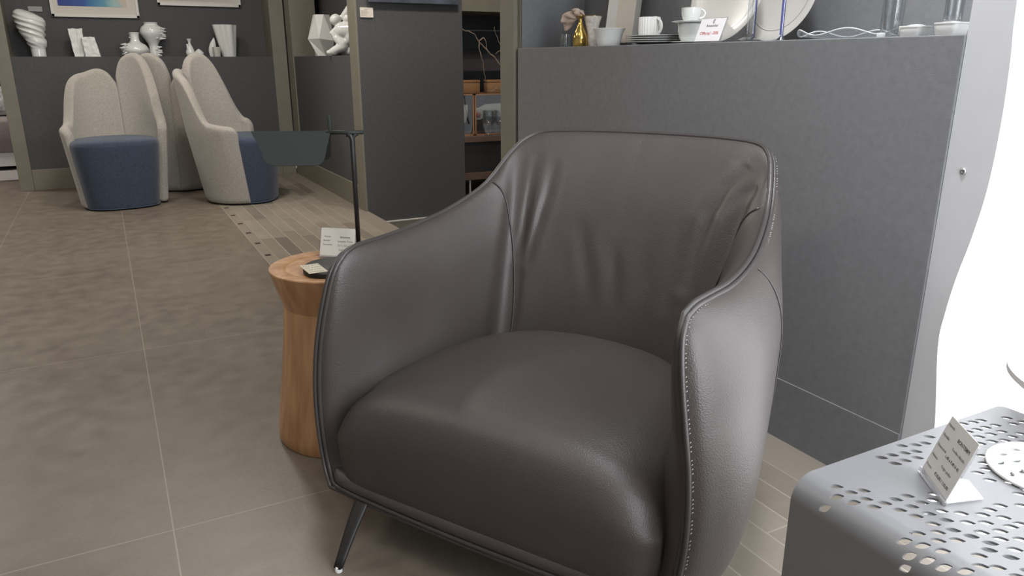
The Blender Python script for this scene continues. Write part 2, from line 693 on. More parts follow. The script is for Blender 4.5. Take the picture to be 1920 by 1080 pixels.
bm = BM(); box(bm, -0.557, 1.314, 6.800, 6.813, 0.0, 0.158, bevel=0.002); struct('baseboard_back', bm, M_taupe)
bm = BM(); box(bm, -0.650, -0.558, 6.800, 7.16, 0.0, HC, bevel=0.002); struct('trim_4', bm, M_taupe)
bm = BM(); box(bm, 1.315, 1.430, 6.800, 7.10, 0.0, HC, bevel=0.002); struct('trim_5', bm, M_taupe)
# the panel beyond the step down
bm = BM(); box(bm, XR - 0.004, 2.150, 4.766, 4.930, -0.25, HC, bevel=0.003); struct('wall_passage', bm, M_wall)
bm = BM(); box(bm, XR + 0.004, 2.150, 4.752, 4.770, -0.25, -0.083, bevel=0.002); struct('baseboard_passage', bm, M_taupe)
bm = BM(); box(bm, XR + 0.004, 2.150, 4.750, 4.768, -0.083, -0.076); struct('trim_6', bm, M_frame_white)  # light on the baseboard's top edge, put into a white strip
bm = BM(); box(bm, 2.0, 5.2, 7.0, 7.1, -0.25, HC); struct('wall_passage_back', bm, material('greyed mauve wall', (0.17, 0.15, 0.147), 0.8))
bm = BM(); box(bm, 2.3, 5.2, 6.30, 7.0, 1.36, HC); struct('beam_passage', bm, M_taupe)

# ------------------------------------------------------------------ armchair
# own axes: u along the front edge, v to the back, z up
AU = Vector((0.5, -sqrt(3) / 2, 0))
AV = Vector((sqrt(3) / 2, 0.5, 0))
AO = Vector((0.536, 1.103, 0))


def A(u, v, z):
    return AO + AU * u + AV * v + Vector((0, 0, z))


FRONT = [(.345, -.060, .118), (.368, -.050, .150), (.380, -.047, .220), (.383, -.046, .290), (.379, -.044, .363),
         (.369, -.041, .432), (.355, -.031, .509), (.346, -.016, .563), (.342, .010, .592)]
TOP = [(.342, .010, .592), (.345, .045, .600), (.350, .100, .600), (.357, .175, .600), (.357, .276, .608), (.349, .377, .626),
       (.334, .487, .665), (.318, .558, .722), (.298, .608, .762), (.262, .640, .779), (.18, .662, .784), (.09, .676, .785), (0, .682, .785)]


def mir(pts):
    return [(-u, v, z) for u, v, z in pts]


front_c = smoothcurve(FRONT, 8)
top_half = smoothcurve(TOP, 8)
top_full = [Vector((-p.x, p.y, p.z)) for p in top_half] + [p for p in reversed(top_half[:-1])]
NA, NW = 260, 90


def coons(bottom, top, fr, na, nw):
    T = resample(top, na)
    Bt = resample(bottom, na)
    Fl = resample([Vector((-p.x, p.y, p.z)) for p in fr], nw)
    Fr = resample(fr, nw)
    rows = []
    for i in range(na):
        a = i / (na - 1)
        row = []
        for j in range(nw):
            w = j / (nw - 1)
            ruled = Bt[i].lerp(T[i], w)
            side = Fl[j].lerp(Fr[j], a)
            corner = Bt[0].lerp(T[0], w).lerp(Bt[-1].lerp(T[-1], w), a)
            # fade the side correction away from the two front edges
            fa = max(0.0, 1 - a / 0.22) if a < 0.5 else max(0.0, 1 - (1 - a) / 0.22)
            fa = smooth01(fa)
            near = 0.0 if a < 0.5 else 1.0
            side_n = Fl[j].lerp(Fr[j], near)
            corner_n = Bt[0].lerp(T[0], w).lerp(Bt[-1].lerp(T[-1], w), near)
            row.append(ruled + (side_n - corner_n) * fa)
        rows.append(row)
    return rows


def ease(t, t0):
    t = min(1.0, max(0.0, t / t0))
    return sqrt(max(0.0, 1 - (1 - t) ** 2))


def outward(rows, i):
    n = len(rows)
    j = len(rows[0]) // 2
    a, b = rows[max(0, i - 2)][j], rows[min(n - 1, i + 2)][j]
    t = (b - a)
    t.z = 0
    t.normalize()
    return Vector((-t.y, t.x, 0))     # for the loop left -> back -> right the outside lies on this side


def chain(half):
    c = smoothcurve(half, 8)
    return [Vector((-p.x, p.y, p.z)) for p in c] + [p for p in reversed(c[:-1])]


outer_bottom = chain([(.345, -.060, .118), (.362, .02, .105), (.360, .12, .10), (.352, .24, .10), (.325, .36, .10), (.28, .46, .10), (.15, .52, .10), (0, .54, .10)])
inner_bottom = chain([(.345, -.060, .118), (.315, .04, .20), (.310, .14, .235), (.298, .25, .245), (.270, .345, .25), (.215, .42, .25), (.11, .455, .25), (0, .462, .25)])

arm = thing('leather_armchair', 'dark brown leather tub armchair with piped seams in the foreground', 'armchair', AO)

# outer skin
rows = coons(outer_bottom, top_full, front_c, NA, NW)
P = []
for i in range(NA):
    a = i / (NA - 1)
    e = min(a, 1 - a)
    nrm = outward(rows, i)
    row = []
    for j in range(NW):
        w = j / (NW - 1)
        back = smooth01((e - 0.25) / 0.2)
        up = lerp(0.30, 0.95, smooth01((e - 0.16) / 0.16))
        k = ease(e, 0.10) * ease(1 - w, up) * (0.25 + 0.75 * ease(w, 0.55)) * (ease(w, 0.06))
        amp = lerp(0.066, 0.075, back)
        p = rows[i][j] + nrm * amp * k
        row.append(A(*p))
    P.append(row)
bm = BM(); grid(bm, P)
outer = link('outer_shell', bm, M_leather, arm)
OUT = P

# inner skin: the arms' inner faces and the backrest, with the drawn-in folds
GROOVES = [([(-.246, .725), (-.240, .65), (-.233, .56), (-.236, .50)], .0065, .011),
           ([(-.196, .705), (-.195, .64), (-.206, .55), (-.212, .49)], .0065, .011),
           ([(.262, .735), (.226, .690), (.202, .637), (.188, .57), (.176, .49)], .009, .015),
           ([(.160, .60), (.148, .52), (.140, .44)], .004, .016),
           ([(.300, .700), (.262, .680), (.234, .645)], .003, .011),
           ([(-.10, .58), (-.07, .50), (-.05, .43)], .003, .016),
           ([(-.01, .54), (.01, .47), (.015, .41)], .003, .016),
           ([(.08, .54), (.075, .46)], .002, .018)]


def groove(u, z):
    d = 0.0
    for pts, depth, wid in GROOVES:
        best, tt = 1e9, 0
        n = len(pts) - 1
        for k in range(n):
            ax, az = pts[k]
            bx, bz = pts[k + 1]
            dx, dz = bx - ax, bz - az
            t = max(0, min(1, ((u - ax) * dx + (z - az) * dz) / (dx * dx + dz * dz)))
            q = hypot(u - ax - dx * t, z - az - dz * t)
            if q < best:
                best, tt = q, (k + t) / n
        env = sin(pi * (0.06 + 0.88 * tt)) ** 0.7
        x = best / wid
        d += depth * env * (math.exp(-x * x) - 0.35 * math.exp(-((x - 1.9) ** 2)))
    return d


NI, NJ = 360, 120
rows = coons(inner_bottom, top_full, front_c, NI, NJ)
P = []
for i in range(NI):
    a = i / (NI - 1)
    e = min(a, 1 - a)
    nrm = -outward(rows, i)
    row = []
    for j in range(NJ):
        w = j / (NJ - 1)
        back = smooth01((e - 0.27) / 0.10)
        corner = math.exp(-((e - 0.315) / 0.030) ** 2)
        k = ease(e, 0.10) * ease(1 - w, 0.35) * (0.35 + 0.65 * ease(w, 0.4))
        amp = lerp(0.048, 0.052, back) * (1 - 0.45 * corner)
        p = rows[i][j] + nrm * amp * k
        if p.y > 0.30 and w < 0.93:
            p = p - nrm * groove(p.x, p.z) * smooth01((p.y - 0.30) / 0.08)
        row.append(A(*p))
    P.append(row)
bm = BM(); grid(bm, P)
inner = link('inner_upholstery', bm, M_leather, arm)
INN = P

# seams: fine beads lying on the inner and outer skins
def on(grid_pts, a, w):
    n, m = len(grid_pts), len(grid_pts[0])
    x, y = a * (n - 1), w * (m - 1)
    i, j = min(n - 2, int(x)), min(m - 2, int(y))
    fx, fy = x - i, y - j
    p = grid_pts[i][j].lerp(grid_pts[i + 1][j], fx).lerp(grid_pts[i][j + 1].lerp(grid_pts[i + 1][j + 1], fx), fy)
    nrm = (grid_pts[i + 1][j] - grid_pts[i][j]).cross(grid_pts[i][j + 1] - grid_pts[i][j]).normalized()
    c = A(0, 0.25, 0.45) - p
    inside = grid_pts is INN
    if (nrm.dot(c) > 0) != inside:
        nrm = -nrm
    return p + nrm * 0.0008


for sgn in (0, 1):
    pts = []
    for k in range(41):
        t = k / 40
        a = lerp(0.262, 0.340, 1 - (1 - t) ** 2.2)
        w = lerp(0.985, 0.12, t)
        pts.append(on(INN, a if sgn == 0 else 1 - a, w))
    bm = BM(); tube(bm, pts, 0.0024, 8); link('seam', bm, M_leather_trim, arm)
for sgn in (0, 1):
    pts = []
    for k in range(41):
        t = k / 40
        a = 0.140 + 0.110 * t ** 0.9
        w = lerp(0.985, 0.06, t)
        pts.append(on(OUT, a if sgn == 0 else 1 - a, w))
    bm = BM(); tube(bm, pts, 0.0016, 8); link('seam', bm, M_leather_trim, arm)

# piping round the whole edge: twin cords with a sunk stitched groove
loop = [Vector((-p.x, p.y, p.z)) for p in front_c] + top_full[1:-1] + [p for p in reversed(front_c)]
loop_w = [A(*p) for p in resample(loop, 420)]
bottom_edge = [A(*p) for p in resample(smoothcurve([(-.345, -.060, .118), (-.25, -.063, .113), (0, -.065, .110), (.25, -.063, .113), (.345, -.060, .118)], 12), 140)]
bm = BM()
tube(bm, loop_w, 0.0052, 10)
link('piping', bm, M_leather_trim, arm)
shift = []
for i, p in enumerate(loop_w):
    c = A(0, 0.28, 0.35)
    d = p - c
    d.z = 0
    shift.append(p + d.normalized() * 0.0088 - Vector((0, 0, 0.003)))
bm = BM(); tube(bm, shift, 0.0042, 10); link('piping', bm, M_leather_trim, arm)
bm = BM(); tube(bm, bottom_edge, 0.0050, 10); link('piping', bm, M_leather_trim, arm)
bm = BM(); tube(bm, [shift[0]] + [p + Vector((0, 0, -0.0095)) + AV * 0.002 for p in bottom_edge[3:-3]] + [shift[-1]], 0.0045, 10); link('piping', bm, M_leather_trim, arm)
# a row of little stitches beside the cord on the near arm
bm = BM()
for k in range(6, 150):
    f = 419 - k * 1.28
    i = int(f)
    if i < 232:
        break
    p, q = shift[i], shift[i - 1]
    t = (p - q).normalized()
    c = A(0, 0.28, 0.35)
    d = p - c
    d.z = 0
    d.normalize()
    o = p + d * 0.0022 - Vector((0, 0, 0.002))
    side = (d * 0.8 + AV * 0.9 - t * t.dot(AV)).normalized()
    tube(bm, [o + side * 0.0035 + t * 0.0014, o + side * 0.0062 - t * 0.0014], 0.0007, 5)
link('stitching', bm, M_thread, arm)

# front band under the seat: a padded roll along the bottom edge
bm = BM()
rings = []
for i, p in enumerate(bottom_edge):
    t = i / (len(bottom_edge) - 1)
    e = ease(min(t, 1 - t), 0.03)
    ring = []
    for k in range(17):
        a = radians(-80 + 230 * k / 16)
        ring.append(p + AV * (0.012 - 0.018 * cos(a) * (0.6 + 0.4 * e)) + Vector((0, 0, 0.017 + 0.017 * sin(a))))
    rings.append(ring)
grid(bm, rings)
link('front_band', bm, M_leather, arm)

# seat cushion
prof = [(-.045, .118), (-.060, .128), (-.068, .155), (-.074, .200), (-.076, .245), (-.070, .290), (-.055, .325), (-.028, .347), (.01, .358),
        (.08, .368), (.18, .374), (.28, .374), (.36, .368), (.42, .356), (.46, .33), (.475, .28)]
pc = smoothcurve([(v, z, 0) for v, z in prof], 6)
hw = [(-.08, .346), (-.04, .342), (0, .328), (.14, .312), (.25, .300), (.345, .272), (.42, .226), (.46, .165), (.475, .13)]
NS = 61
P = []
for p in pc:
    row = []
    top = smooth01((p.y - 0.20) / 0.14)
    for k in range(NS):
        s = -1 + 2 * k / (NS - 1)
        s2 = sin(s * pi / 2)
        u = s2 * interp(hw, p.x)
        front = smooth01((0.12 - p.x) / 0.2)
        drop = (0.026 * s2 ** 2 + lerp(0.030, 0.055, front) * abs(s2) ** 6) * top
        pull = 0.040 * abs(s2) ** 16 * smooth01((0.05 - p.x) / 0.08)
        row.append(A(u, p.x + pull, p.y - drop))
        if k in (0, NS - 1) and p.x < 0.0:      # the side turns back under the arm
            extra = A(u, p.x + pull + 0.06, p.y - drop)
            row = [extra] + row if k == 0 else row + [extra]
        elif k in (0, NS - 1):
            extra = A(u, p.x + pull, p.y - drop - 0.02)
            row = [extra] + row if k == 0 else row + [extra]
    P.append(row)
bm = BM(); grid(bm, P)
link('seat_cushion', bm, M_leather, arm)
# underside
bm = BM()
prism(bm, [(p.x, p.y) for p in resample(outer_bottom, 60)], 0.112, 0.135)
bm.transform(Matrix(((AU.x, AV.x, 0, AO.x), (AU.y, AV.y, 0, AO.y), (0, 0, 1, 0), (0, 0, 0, 1))))
link('base_panel', bm, M_leg, arm, smooth=False)

for su in (-1, 1):
    for front in (True, False):
        if front:
            a0, a1 = (su * .272, -.040, .125), (su * .259, -.147, .010)
        else:
            a0, a1 = (su * .250, .40, .120), (su * .262, .50, .010)
        a0, a1 = A(*a0), A(*a1)
        bm = BM()
        R = []
        for k in range(9):
            t = k / 8
            c = a0.lerp(a1, t) + Vector((0, 0, 0.006 * sin(pi * t)))
            wu, wv = lerp(0.0185, 0.0095, t), lerp(0.0075, 0.0055, t)
            ring = []
            for q in range(16):
                ang = 2 * pi * q / 16
                cu, cv = cos(ang), sin(ang)
                m = max(abs(cu), abs(cv)) ** 0.6
                ring.append(c + AU * wu * cu / m + AV * wv * cv / m)
            R.append(ring)
        for r0, r1 in zip(R[:-1], R[1:]):
            pass
        V = [[bm.verts.new(p) for p in r] for r in R]
        for r0, r1 in zip(V[:-1], V[1:]):
            for q in range(16):
                bm.faces.new((r0[q], r0[(q + 1) % 16], r1[(q + 1) % 16], r1[q]))
        bm.faces.new(V[0]); bm.faces.new(V[-1])
        leg = link('leg', bm, M_leg, arm)
        bm = BM()
        lathe(bm, [(0.0065, 0.0), (0.0072, 0.001), (0.0072, 0.007), (0.005, 0.012)], 16, (a1.x, a1.y, 0.0))
        link('glide', bm, M_glide, leg)

# ------------------------------------------------------------------ perforated metal side table
HOLES = [(0.7586, 0.5538), (0.7629, 0.536), (0.7803, 0.5311), (0.7442, 0.5415), (0.7492, 0.521), (0.7667, 0.5168), (0.7608, 0.5009), (0.779, 0.4998), (0.7981, 0.4989), (0.7819, 0.4816), (0.818, 0.4971), (0.8016, 0.4796), (0.7876, 0.4643), (0.8203, 0.4795), (0.8057, 0.4602), (0.7909, 0.4449), (0.8241, 0.4575), (0.8115, 0.4423), (0.8407, 0.4427), (0.7585, 0.4414), (0.7803, 0.432), (0.7657, 0.4218), (0.7997, 0.426), (0.7858, 0.4122), (0.7535, 0.4086), (0.829, 0.4276), (0.8606, 0.429), (0.8782, 0.4311), (0.8985, 0.4305), (0.8763, 0.4136), (0.8475, 0.4171), (0.8653, 0.3989), (0.8245, 0.4081), (0.8459, 0.3996), (0.8065, 0.409), (0.831, 0.3906), (0.8129, 0.3911), (0.7993, 0.3843), (0.8728, 0.5749), (0.8923, 0.5728), (0.9119, 0.5686), (0.9299, 0.5638), (0.8753, 0.5558), (0.8941, 0.5548), (0.927, 0.5836), (0.9463, 0.5761), (0.9858, 0.5819), (0.8372, 0.4772), (0.8523, 0.484), (0.7235, 0.5457), (1.1451, 0.5648), (1.1522, 0.5462), (1.134, 0.5491), (1.1028, 0.5782), (1.0868, 0.5804), (1.0682, 0.5847), (1.1058, 0.5586), (1.0863, 0.5613), (1.0681, 0.5634), (1.0503, 0.566), (1.0939, 0.5427), (1.111, 0.5266), (1.0914, 0.5265), (1.0721, 0.5452), (1.049, 0.5485), (1.0709, 0.5251), (1.0517, 0.5318), (1.0893, 0.5102), (1.0308, 0.5357), (1.0529, 0.5171), (0.9631, 0.5728), (0.9155, 0.5518), (1.0205, 0.5268), (0.9993, 0.5131), (0.982, 0.5001), (0.9633, 0.456), (0.9213, 0.4182), (0.8809, 0.3967), (0.8503, 0.3795), (0.8254, 0.3717), (0.7801, 0.3837), (0.8071, 0.3655), (0.7638, 0.3723), (0.7458, 0.3773), (0.7364, 0.3958), (0.7338, 0.4133), (0.7277, 0.4314), (0.7117, 0.4309), (0.7462, 0.4272), (0.7391, 0.4449)]
TX0, TX1, TY0, TY1, TZ, TR = 0.727, 1.182, 0.150, 0.595, 0.430, 0.035


def perforated_sheet():
    holes = []
    for p in HOLES:
        if all(hypot(p[0] - q[0], p[1] - q[1]) > 0.0142 for q in holes):
            holes.append(p)
    # the pattern runs on over the parts of the sheet that lie outside the picture
    for i in range(-12, 26):
        for j in range(-4, 26):
            q = (0.74 + 0.0187 * i + 0.004 * (j % 2), 0.18 + 0.0182 * j)
            near = q[0] < 0.735 and q[1] > 0.36
            seen = q[1] > 0.37 and q[0] < 0.94
            seen2 = q[1] > 0.50
            if near or seen or seen2 or not (0.60 < q[0] < TX1 - 0.02 and TY0 + 0.02 < q[1] < TY1 - 0.02):
                continue
            if noise.noise((q[0] * 13, q[1] * 13, 3.0)) < -0.05:
                continue
            if all(hypot(q[0] - h[0], q[1] - h[1]) > 0.0155 for h in holes):
                holes.append(q)
    c = bpy.data.curves.new('tmp_sheet', 'CURVE')
    c.dimensions = '2D'
    c.fill_mode = 'BOTH'

    def spline(pts):
        s = c.splines.new('POLY')
        s.points.add(len(pts) - 1)
        for k, p in enumerate(pts):
            s.points[k].co = (p[0], p[1], 0, 1)
        s.use_cyclic_u = True

    side = TX0 + TR - (TR * pi / 2 + (TZ - TR))     # unrolled length down to the floor
    rc = 0.012
    out = [(side, TY0), (TX1 - rc, TY0)] + [(TX1 - rc + rc * sin(a), TY0 + rc - rc * cos(a)) for a in (0.4, 0.8, 1.2)] + [(TX1, TY0 + rc), (TX1, TY1 - rc)]
    out += [(TX1 - rc + rc * cos(a), TY1 - rc + rc * sin(a)) for a in (0.4, 0.8, 1.2)] + [(TX1 - rc, TY1), (side, TY1)]
    spline(out)
    for hx, hy in holes:
        L, W = 0.0092, 0.0046
        pts = []
        for k in range(9):
            t = -1 + 2 * k / 8
            pts.append((t * L, W * (1 - t * t)))
        for k in range(1, 8):
            t = 1 - 2 * k / 8
            pts.append((t * L, -W * (1 - t * t)))
        q = sqrt(0.5)
        spline([(hx + q * (a + b), hy + q * (b - a)) for a, b in pts])
    o = bpy.data.objects.new('tmp_sheet', c)
    COL.objects.link(o)
    dg = bpy.context.evaluated_depsgraph_get()
    dg.update()
    me = bpy.data.meshes.new_from_object(o.evaluated_get(dg))
    bm = bmesh.new()
    bm.from_mesh(me)
    bpy.data.objects.remove(o)
    bpy.data.curves.remove(c)
    bpy.data.meshes.remove(me)
    bmesh.ops.remove_doubles(bm, verts=bm.verts, dist=1e-6)
    for k in range(29):
        x = TX0 + TR - TR * pi / 2 * k / 28
        bmesh.ops.bisect_plane(bm, geom=bm.verts[:] + bm.edges[:] + bm.faces[:], dist=1e-6, plane_co=(x, 0, 0), plane_no=(1, 0, 0))
    for v in bm.verts:
        x = v.co.x
        d = TX0 + TR - x
        if d <= 0:
            v.co.z = TZ
        elif d < TR * pi / 2:
            a = d / TR
            v.co.x = TX0 + TR - TR * sin(a)
            v.co.z = TZ - TR + TR * cos(a)
        else:
            v.co.x = TX0
            v.co.z = TZ - TR - (d - TR * pi / 2)
    return bm


ptab = thing('perforated_side_table', 'grey metal side table pierced with leaf-shaped holes, beside the armchair', 'side table', (TX0 + 0.2, TY1 - 0.2, 0))
bm = perforated_sheet()
bmesh.ops.recalc_face_normals(bm, faces=bm.faces)
sheet = link('perforated_sheet', bm, M_metal_table, ptab, smooth=False)
sol = sheet.modifiers.new('thickness', 'SOLIDIFY')
sol.thickness = 0.003
sol.offset = -1.0
bm = BM()
box(bm, TX0, TX0 + 0.34, TY0 + 0.004, TY1 - 0.004, 0.0, 0.004)
link('foot_plate', bm, M_metal_table, ptab, smooth=False)
bm = BM()
box(bm, TX1 - 0.012, TX1 - 0.004, TY0 + 0.02, TY0 + 0.06, 0.0, TZ - 0.004)
link('back_post', bm, M_metal_table, ptab, smooth=False)


# ------------------------------------------------------------------ card stands
def card_stand(name, label, b1, right, up, w, h, foot, lines, grey, group=None, prow=None):
    """clear acrylic L stand holding a printed card; b1 = lower left corner of the card"""
    m4 = frame4(b1, right, up)
    root = thing(name, label, 'price card', (b1[0], b1[1], b1[2]), 0, group)
    bm = BM()
    box(bm, -0.002, w + 0.002, -0.004, h - 0.004, -0.0026, -0.0012, mat4=m4)
    box(bm, -0.002, w + 0.002, -0.004, 0.0035, 0.0008, 0.0022, mat4=m4)
    box(bm, -0.002, w + 0.002, -0.0045, -0.0035, -0.0026, 0.0022, mat4=m4)
    r = Vector(right).normalized()
    fw = Vector(foot)
    z0 = b1[2] - 0.0035
    q = [Vector(b1) + r * 0.0, Vector(b1) + r * w, Vector(b1) + r * (w * 0.78) + fw, Vector(b1) + r * (w * 0.22) + fw]
    lo = [bm.verts.new((p.x, p.y, z0)) for p in q]
    hi = [bm.verts.new((p.x, p.y, z0 + 0.0016)) for p in q]
    bm.faces.new(lo); bm.faces.new(hi)
    for k in range(4):
        bm.faces.new((lo[k], lo[(k + 1) % 4], hi[(k + 1) % 4], hi[k]))
    link('acrylic_holder', bm, M_acrylic, root, smooth=False)
    bm = BM()
    box(bm, 0.0, w, 0.0, h, -0.0009, -0.0002, mat4=m4)
    card = link('printed_card', bm, grey, root, smooth=False)
    for mat_, items in lines:
        for s, x, y, size, al in items:
            bm = BM()
            lettering(bm, s, size, m4 @ Matrix.Translation((0, 0, 0.00005)), x * w, y * h, al, 0.00004)
            link('printed_text', bm, mat_, card, smooth=False)
    return root, m4


cs, cm = card_stand('price_card_stand', 'clear acrylic stand with printed price card on the perforated metal table', (0.883, 0.524, 0.4355),
                    (-0.045, -0.062, 0), (0.81 * sin(radians(18)), -0.588 * sin(radians(18)), cos(radians(18))), 0.0765, 0.083,
                    (0.042, -0.030, 0),
                    [(M_ink, [('BONTEMPI', 0.48, 0.77, 0.0070, 'LEFT'), ('L.40 x P.40 H 43', 0.40, 0.46, 0.0056, 'LEFT'),
                              ('€10,00 / 110,00', 0.38, 0.13, 0.0062, 'LEFT')]),
                     (M_ink_light, [('Azienda', 0.04, 0.86, 0.0054, 'LEFT'), ('Modello', 0.04, 0.68, 0.0054, 'LEFT'),
                                    ('Dimensioni', 0.04, 0.50, 0.0054, 'LEFT'), ('Finitura', 0.04, 0.32, 0.0054, 'LEFT'),
                                    ('Prezzo', 0.04, 0.14, 0.0054, 'LEFT'), ('Tavolino Metallo', 0.46, 0.62, 0.0052, 'LEFT'),
                                    ('Grigio grafite', 0.44, 0.30, 0.0052, 'LEFT')])],
                    M_paper_grey)

# openwork white disc lying on the perforated table
disc = thing('openwork_plate', 'round white openwork plate lying on the perforated metal table', 'plate', (1.034, 0.441, 0.4315))
c = bpy.data.curves.new('tmp_disc', 'CURVE')
c.dimensions = '2D'
c.fill_mode = 'BOTH'
c.extrude = 0.0015


def _sp(c, pts):
    s = c.splines.new('POLY')
    s.points.add(len(pts) - 1)
    for k, p in enumerate(pts):
        s.points[k].co = (p[0], p[1], 0, 1)
    s.use_cyclic_u = True


_sp(c, [(0.075 * cos(2 * pi * k / 72), 0.075 * sin(2 * pi * k / 72)) for k in range(72)])
rnd = random.Random(4)
for ring, cnt in ((0.022, 5), (0.042, 9), (0.060, 13)):
    for k in range(cnt):
        a = 2 * pi * k / cnt + ring * 30
        cx_, cy_ = ring * cos(a), ring * sin(a)
        b = a + 0.9
        pts = []
        for q in range(9):
            t = -1 + q / 4
            pts.append((t * 0.0075, 0.0036 * (1 - t * t)))
        for q in range(1, 8):
            t = 1 - q / 4
            pts.append((t * 0.0075, -0.0036 * (1 - t * t)))
        _sp(c, [(cx_ + x * cos(b) - y * sin(b), cy_ + x * sin(b) + y * cos(b)) for x, y in pts])
o = bpy.data.objects.new('tmp_disc', c)
COL.objects.link(o)
dg = bpy.context.evaluated_depsgraph_get(); dg.update()
me = bpy.data.meshes.new_from_object(o.evaluated_get(dg))
bm = BM(); bm.from_mesh(me)
bpy.data.objects.remove(o); bpy.data.curves.remove(c); bpy.data.meshes.remove(me)
bm.transform(Matrix.Translation((1.034, 0.441, 0.4320)))
link('openwork_disc', bm, M_porcelain, disc, smooth=False)
bm = BM()
tube(bm, [(1.034 + 0.075 * cos(2 * pi * k / 72), 0.441 + 0.075 * sin(2 * pi * k / 72), 0.4335) for k in range(72)], 0.0025, 8, closed=True)
link('rim', bm, M_bisque, disc)

# white pedestal table by the window, only its rim shows
wt = thing('round_pedestal_table', 'white round pedestal table against the bright window, its rim at the picture edge', 'table', (1.33, 0.40, 0))
bm = BM()
lathe(bm, [(0.0, 0.47), (0.13, 0.47), (0.172, 0.484), (0.18, 0.491), (0.18, 0.500), (0.0, 0.500)], 72, (1.282, 0.448, 0))
link('tabletop', bm, M_bisque, wt, angle=40)
bm = BM()
lathe(bm, [(0.0, 0.0), (0.10, 0.0), (0.10, 0.008), (0.03, 0.03), (0.02, 0.12), (0.02, 0.40), (0.05, 0.47)], 48, (1.282, 0.448, 0))
link('pedestal', bm, M_bisque, wt, angle=50)

# ------------------------------------------------------------------ wooden side table, lamp, cards
WX, WY = 0.466, 1.842
wtab = thing('wooden_side_table', 'round turned solid wood side table with flared top behind the armchair', 'side table', (WX, WY, 0))
bm = BM()
prof = [(0.0, 0.0), (0.174, 0.0), (0.177, 0.004), (0.1765, 0.03), (0.170, 0.08), (0.1615, 0.14), (0.153, 0.20), (0.146, 0.26), (0.140, 0.32), (0.1375, 0.360),
        (0.0, 0.360)]
lathe(bm, prof, 96, (WX, WY, 0))
link('pillar', bm, M_wood, wtab, angle=40)
bm = BM()
lathe(bm, [(0.0, 0.3601), (0.1372, 0.3601), (0.1385, 0.366), (0.152, 0.410), (0.163, 0.447), (0.1645, 0.453), (0.1635, 0.4555), (0.150, 0.4555), (0.134, 0.4552),
           (0.126, 0.4535), (0.124, 0.452), (0.0, 0.452)], 96, (WX, WY, 0))
link('flared_top', bm, M_wood, wtab, angle=30)

lamp = thing('table_lamp', 'dark green-grey metal table lamp with tent-shaped shade on the wooden side table', 'table lamp', (0.457, 1.800, 0.452))
bm = BM()
lathe(bm, [(0.0, 0.452), (0.080, 0.452), (0.084, 0.455), (0.084, 0.4655), (0.081, 0.468), (0.0, 0.468)], 72, (0.457, 1.790, 0))
link('base', bm, M_lamp, lamp, angle=40)
PX, PY, PZ = 0.522, 1.822, 0.784
bm = BM()
tube(bm, [(PX, PY, 0.466), (PX, PY, 0.74), (PX, PY, PZ - 0.018), (PX - 0.003, PY + 0.0005, PZ - 0.008), (PX - 0.012, PY + 0.002, PZ - 0.004)], 0.0058, 14)
tube(bm, [(PX, PY, PZ - 0.03), (PX + 0.001, PY, PZ - 0.014), (PX + 0.008, PY - 0.002, PZ - 0.005), (PX + 0.014, PY - 0.003, PZ - 0.003)], 0.0050, 14)
link('pole', bm, M_leg, lamp)
# the head: axis from the pole towards the left
HA = Vector((0.304, 1.925, 0)) - Vector((PX, PY, 0))
HL = HA.length
HA.normalize()
HN = Vector((-HA.y, HA.x, 0))
bm = BM()
tube(bm, [Vector((PX, PY, PZ)) - HA * 0.028, Vector((PX, PY, PZ)) + HA * 0.06], 0.0050, 14)
link('arm', bm, M_lamp, lamp)
bm = BM()
m4 = Matrix(((HA.x, HN.x, 0, PX), (HA.y, HN.y, 0, PY), (0, 0, 1, PZ), (0, 0, 0, 1)))
box(bm, 0.048, 0.056, -0.003, 0.003, -0.004, 0.042, bevel=0.0015, mat4=m4)
link('fin', bm, M_lamp, lamp)
bm = BM()
for sg in (-1, 1):
    # folded sheet wing: trapezoid with rounded lower corners, sloping out from the ridge
    x0, x1, drop, spread_ = 0.050, HL, 0.078, 0.050
    pts = [(x0 + 0.0, 0.0)]
    pts += [(x0 + 0.010 + 0.022 * (1 - cos(a)) , drop * (0.72 + 0.28 * sin(a))) for a in [pi / 2 * k / 6 for k in range(7)]]
    pts += [(x1 - 0.066 + 0.034 * sin(a), drop * (0.62 + 0.38 * cos(a))) for a in [pi / 2 * k / 6 for k in range(7)]]
    pts += [(x1, 0.0)]
    f, g = [], []
    for s_, d_ in pts:
        t = d_ / drop
        p = Vector((PX, PY, PZ)) + HA * s_ + HN * sg * (0.002 + spread_ * t) - Vector((0, 0, d_ * 0.98 - 0.004))
        f.append(bm.verts.new(p))
        g.append(bm.verts.new(p - HN * sg * 0.0016 - Vector((0, 0, 0.0009))))
    bm.faces.new(f); bm.faces.new(g)
    for k in range(len(f)):
        k2 = (k + 1) % len(f)
        bm.faces.new((f[k], f[k2], g[k2], g[k]))
link('lamp_shade', bm, M_lamp, lamp, smooth=False)

card_stand('price_card_stand', 'clear acrylic stand with white price card on the wooden side table', (0.449, 1.940, 0.4565),
           (0.070, -0.058, 0), (0.20, 0.24, 0.95), 0.096, 0.076, (0.022, 0.028, 0),
           [(M_ink, [('Selezione', 0.56, 0.66, 0.0075, 'LEFT')]),
            (M_ink_light, [('Azienda', 0.10, 0.68, 0.0058, 'LEFT'), ('Modello', 0.08, 0.54, 0.0058, 'LEFT'), ('Dimensioni', 0.07, 0.40, 0.0058, 'LEFT'),
                           ('Lampada Tavolo', 0.50, 0.52, 0.0066, 'LEFT'), ('32,7 x 8,5 x 27,5', 0.50, 0.37, 0.0066, 'LEFT'),
                           ('Grigio scuro', 0.54, 0.23, 0.006, 'LEFT'), ('€ 280', 0.58, 0.10, 0.0075, 'LEFT')])], M_paper)

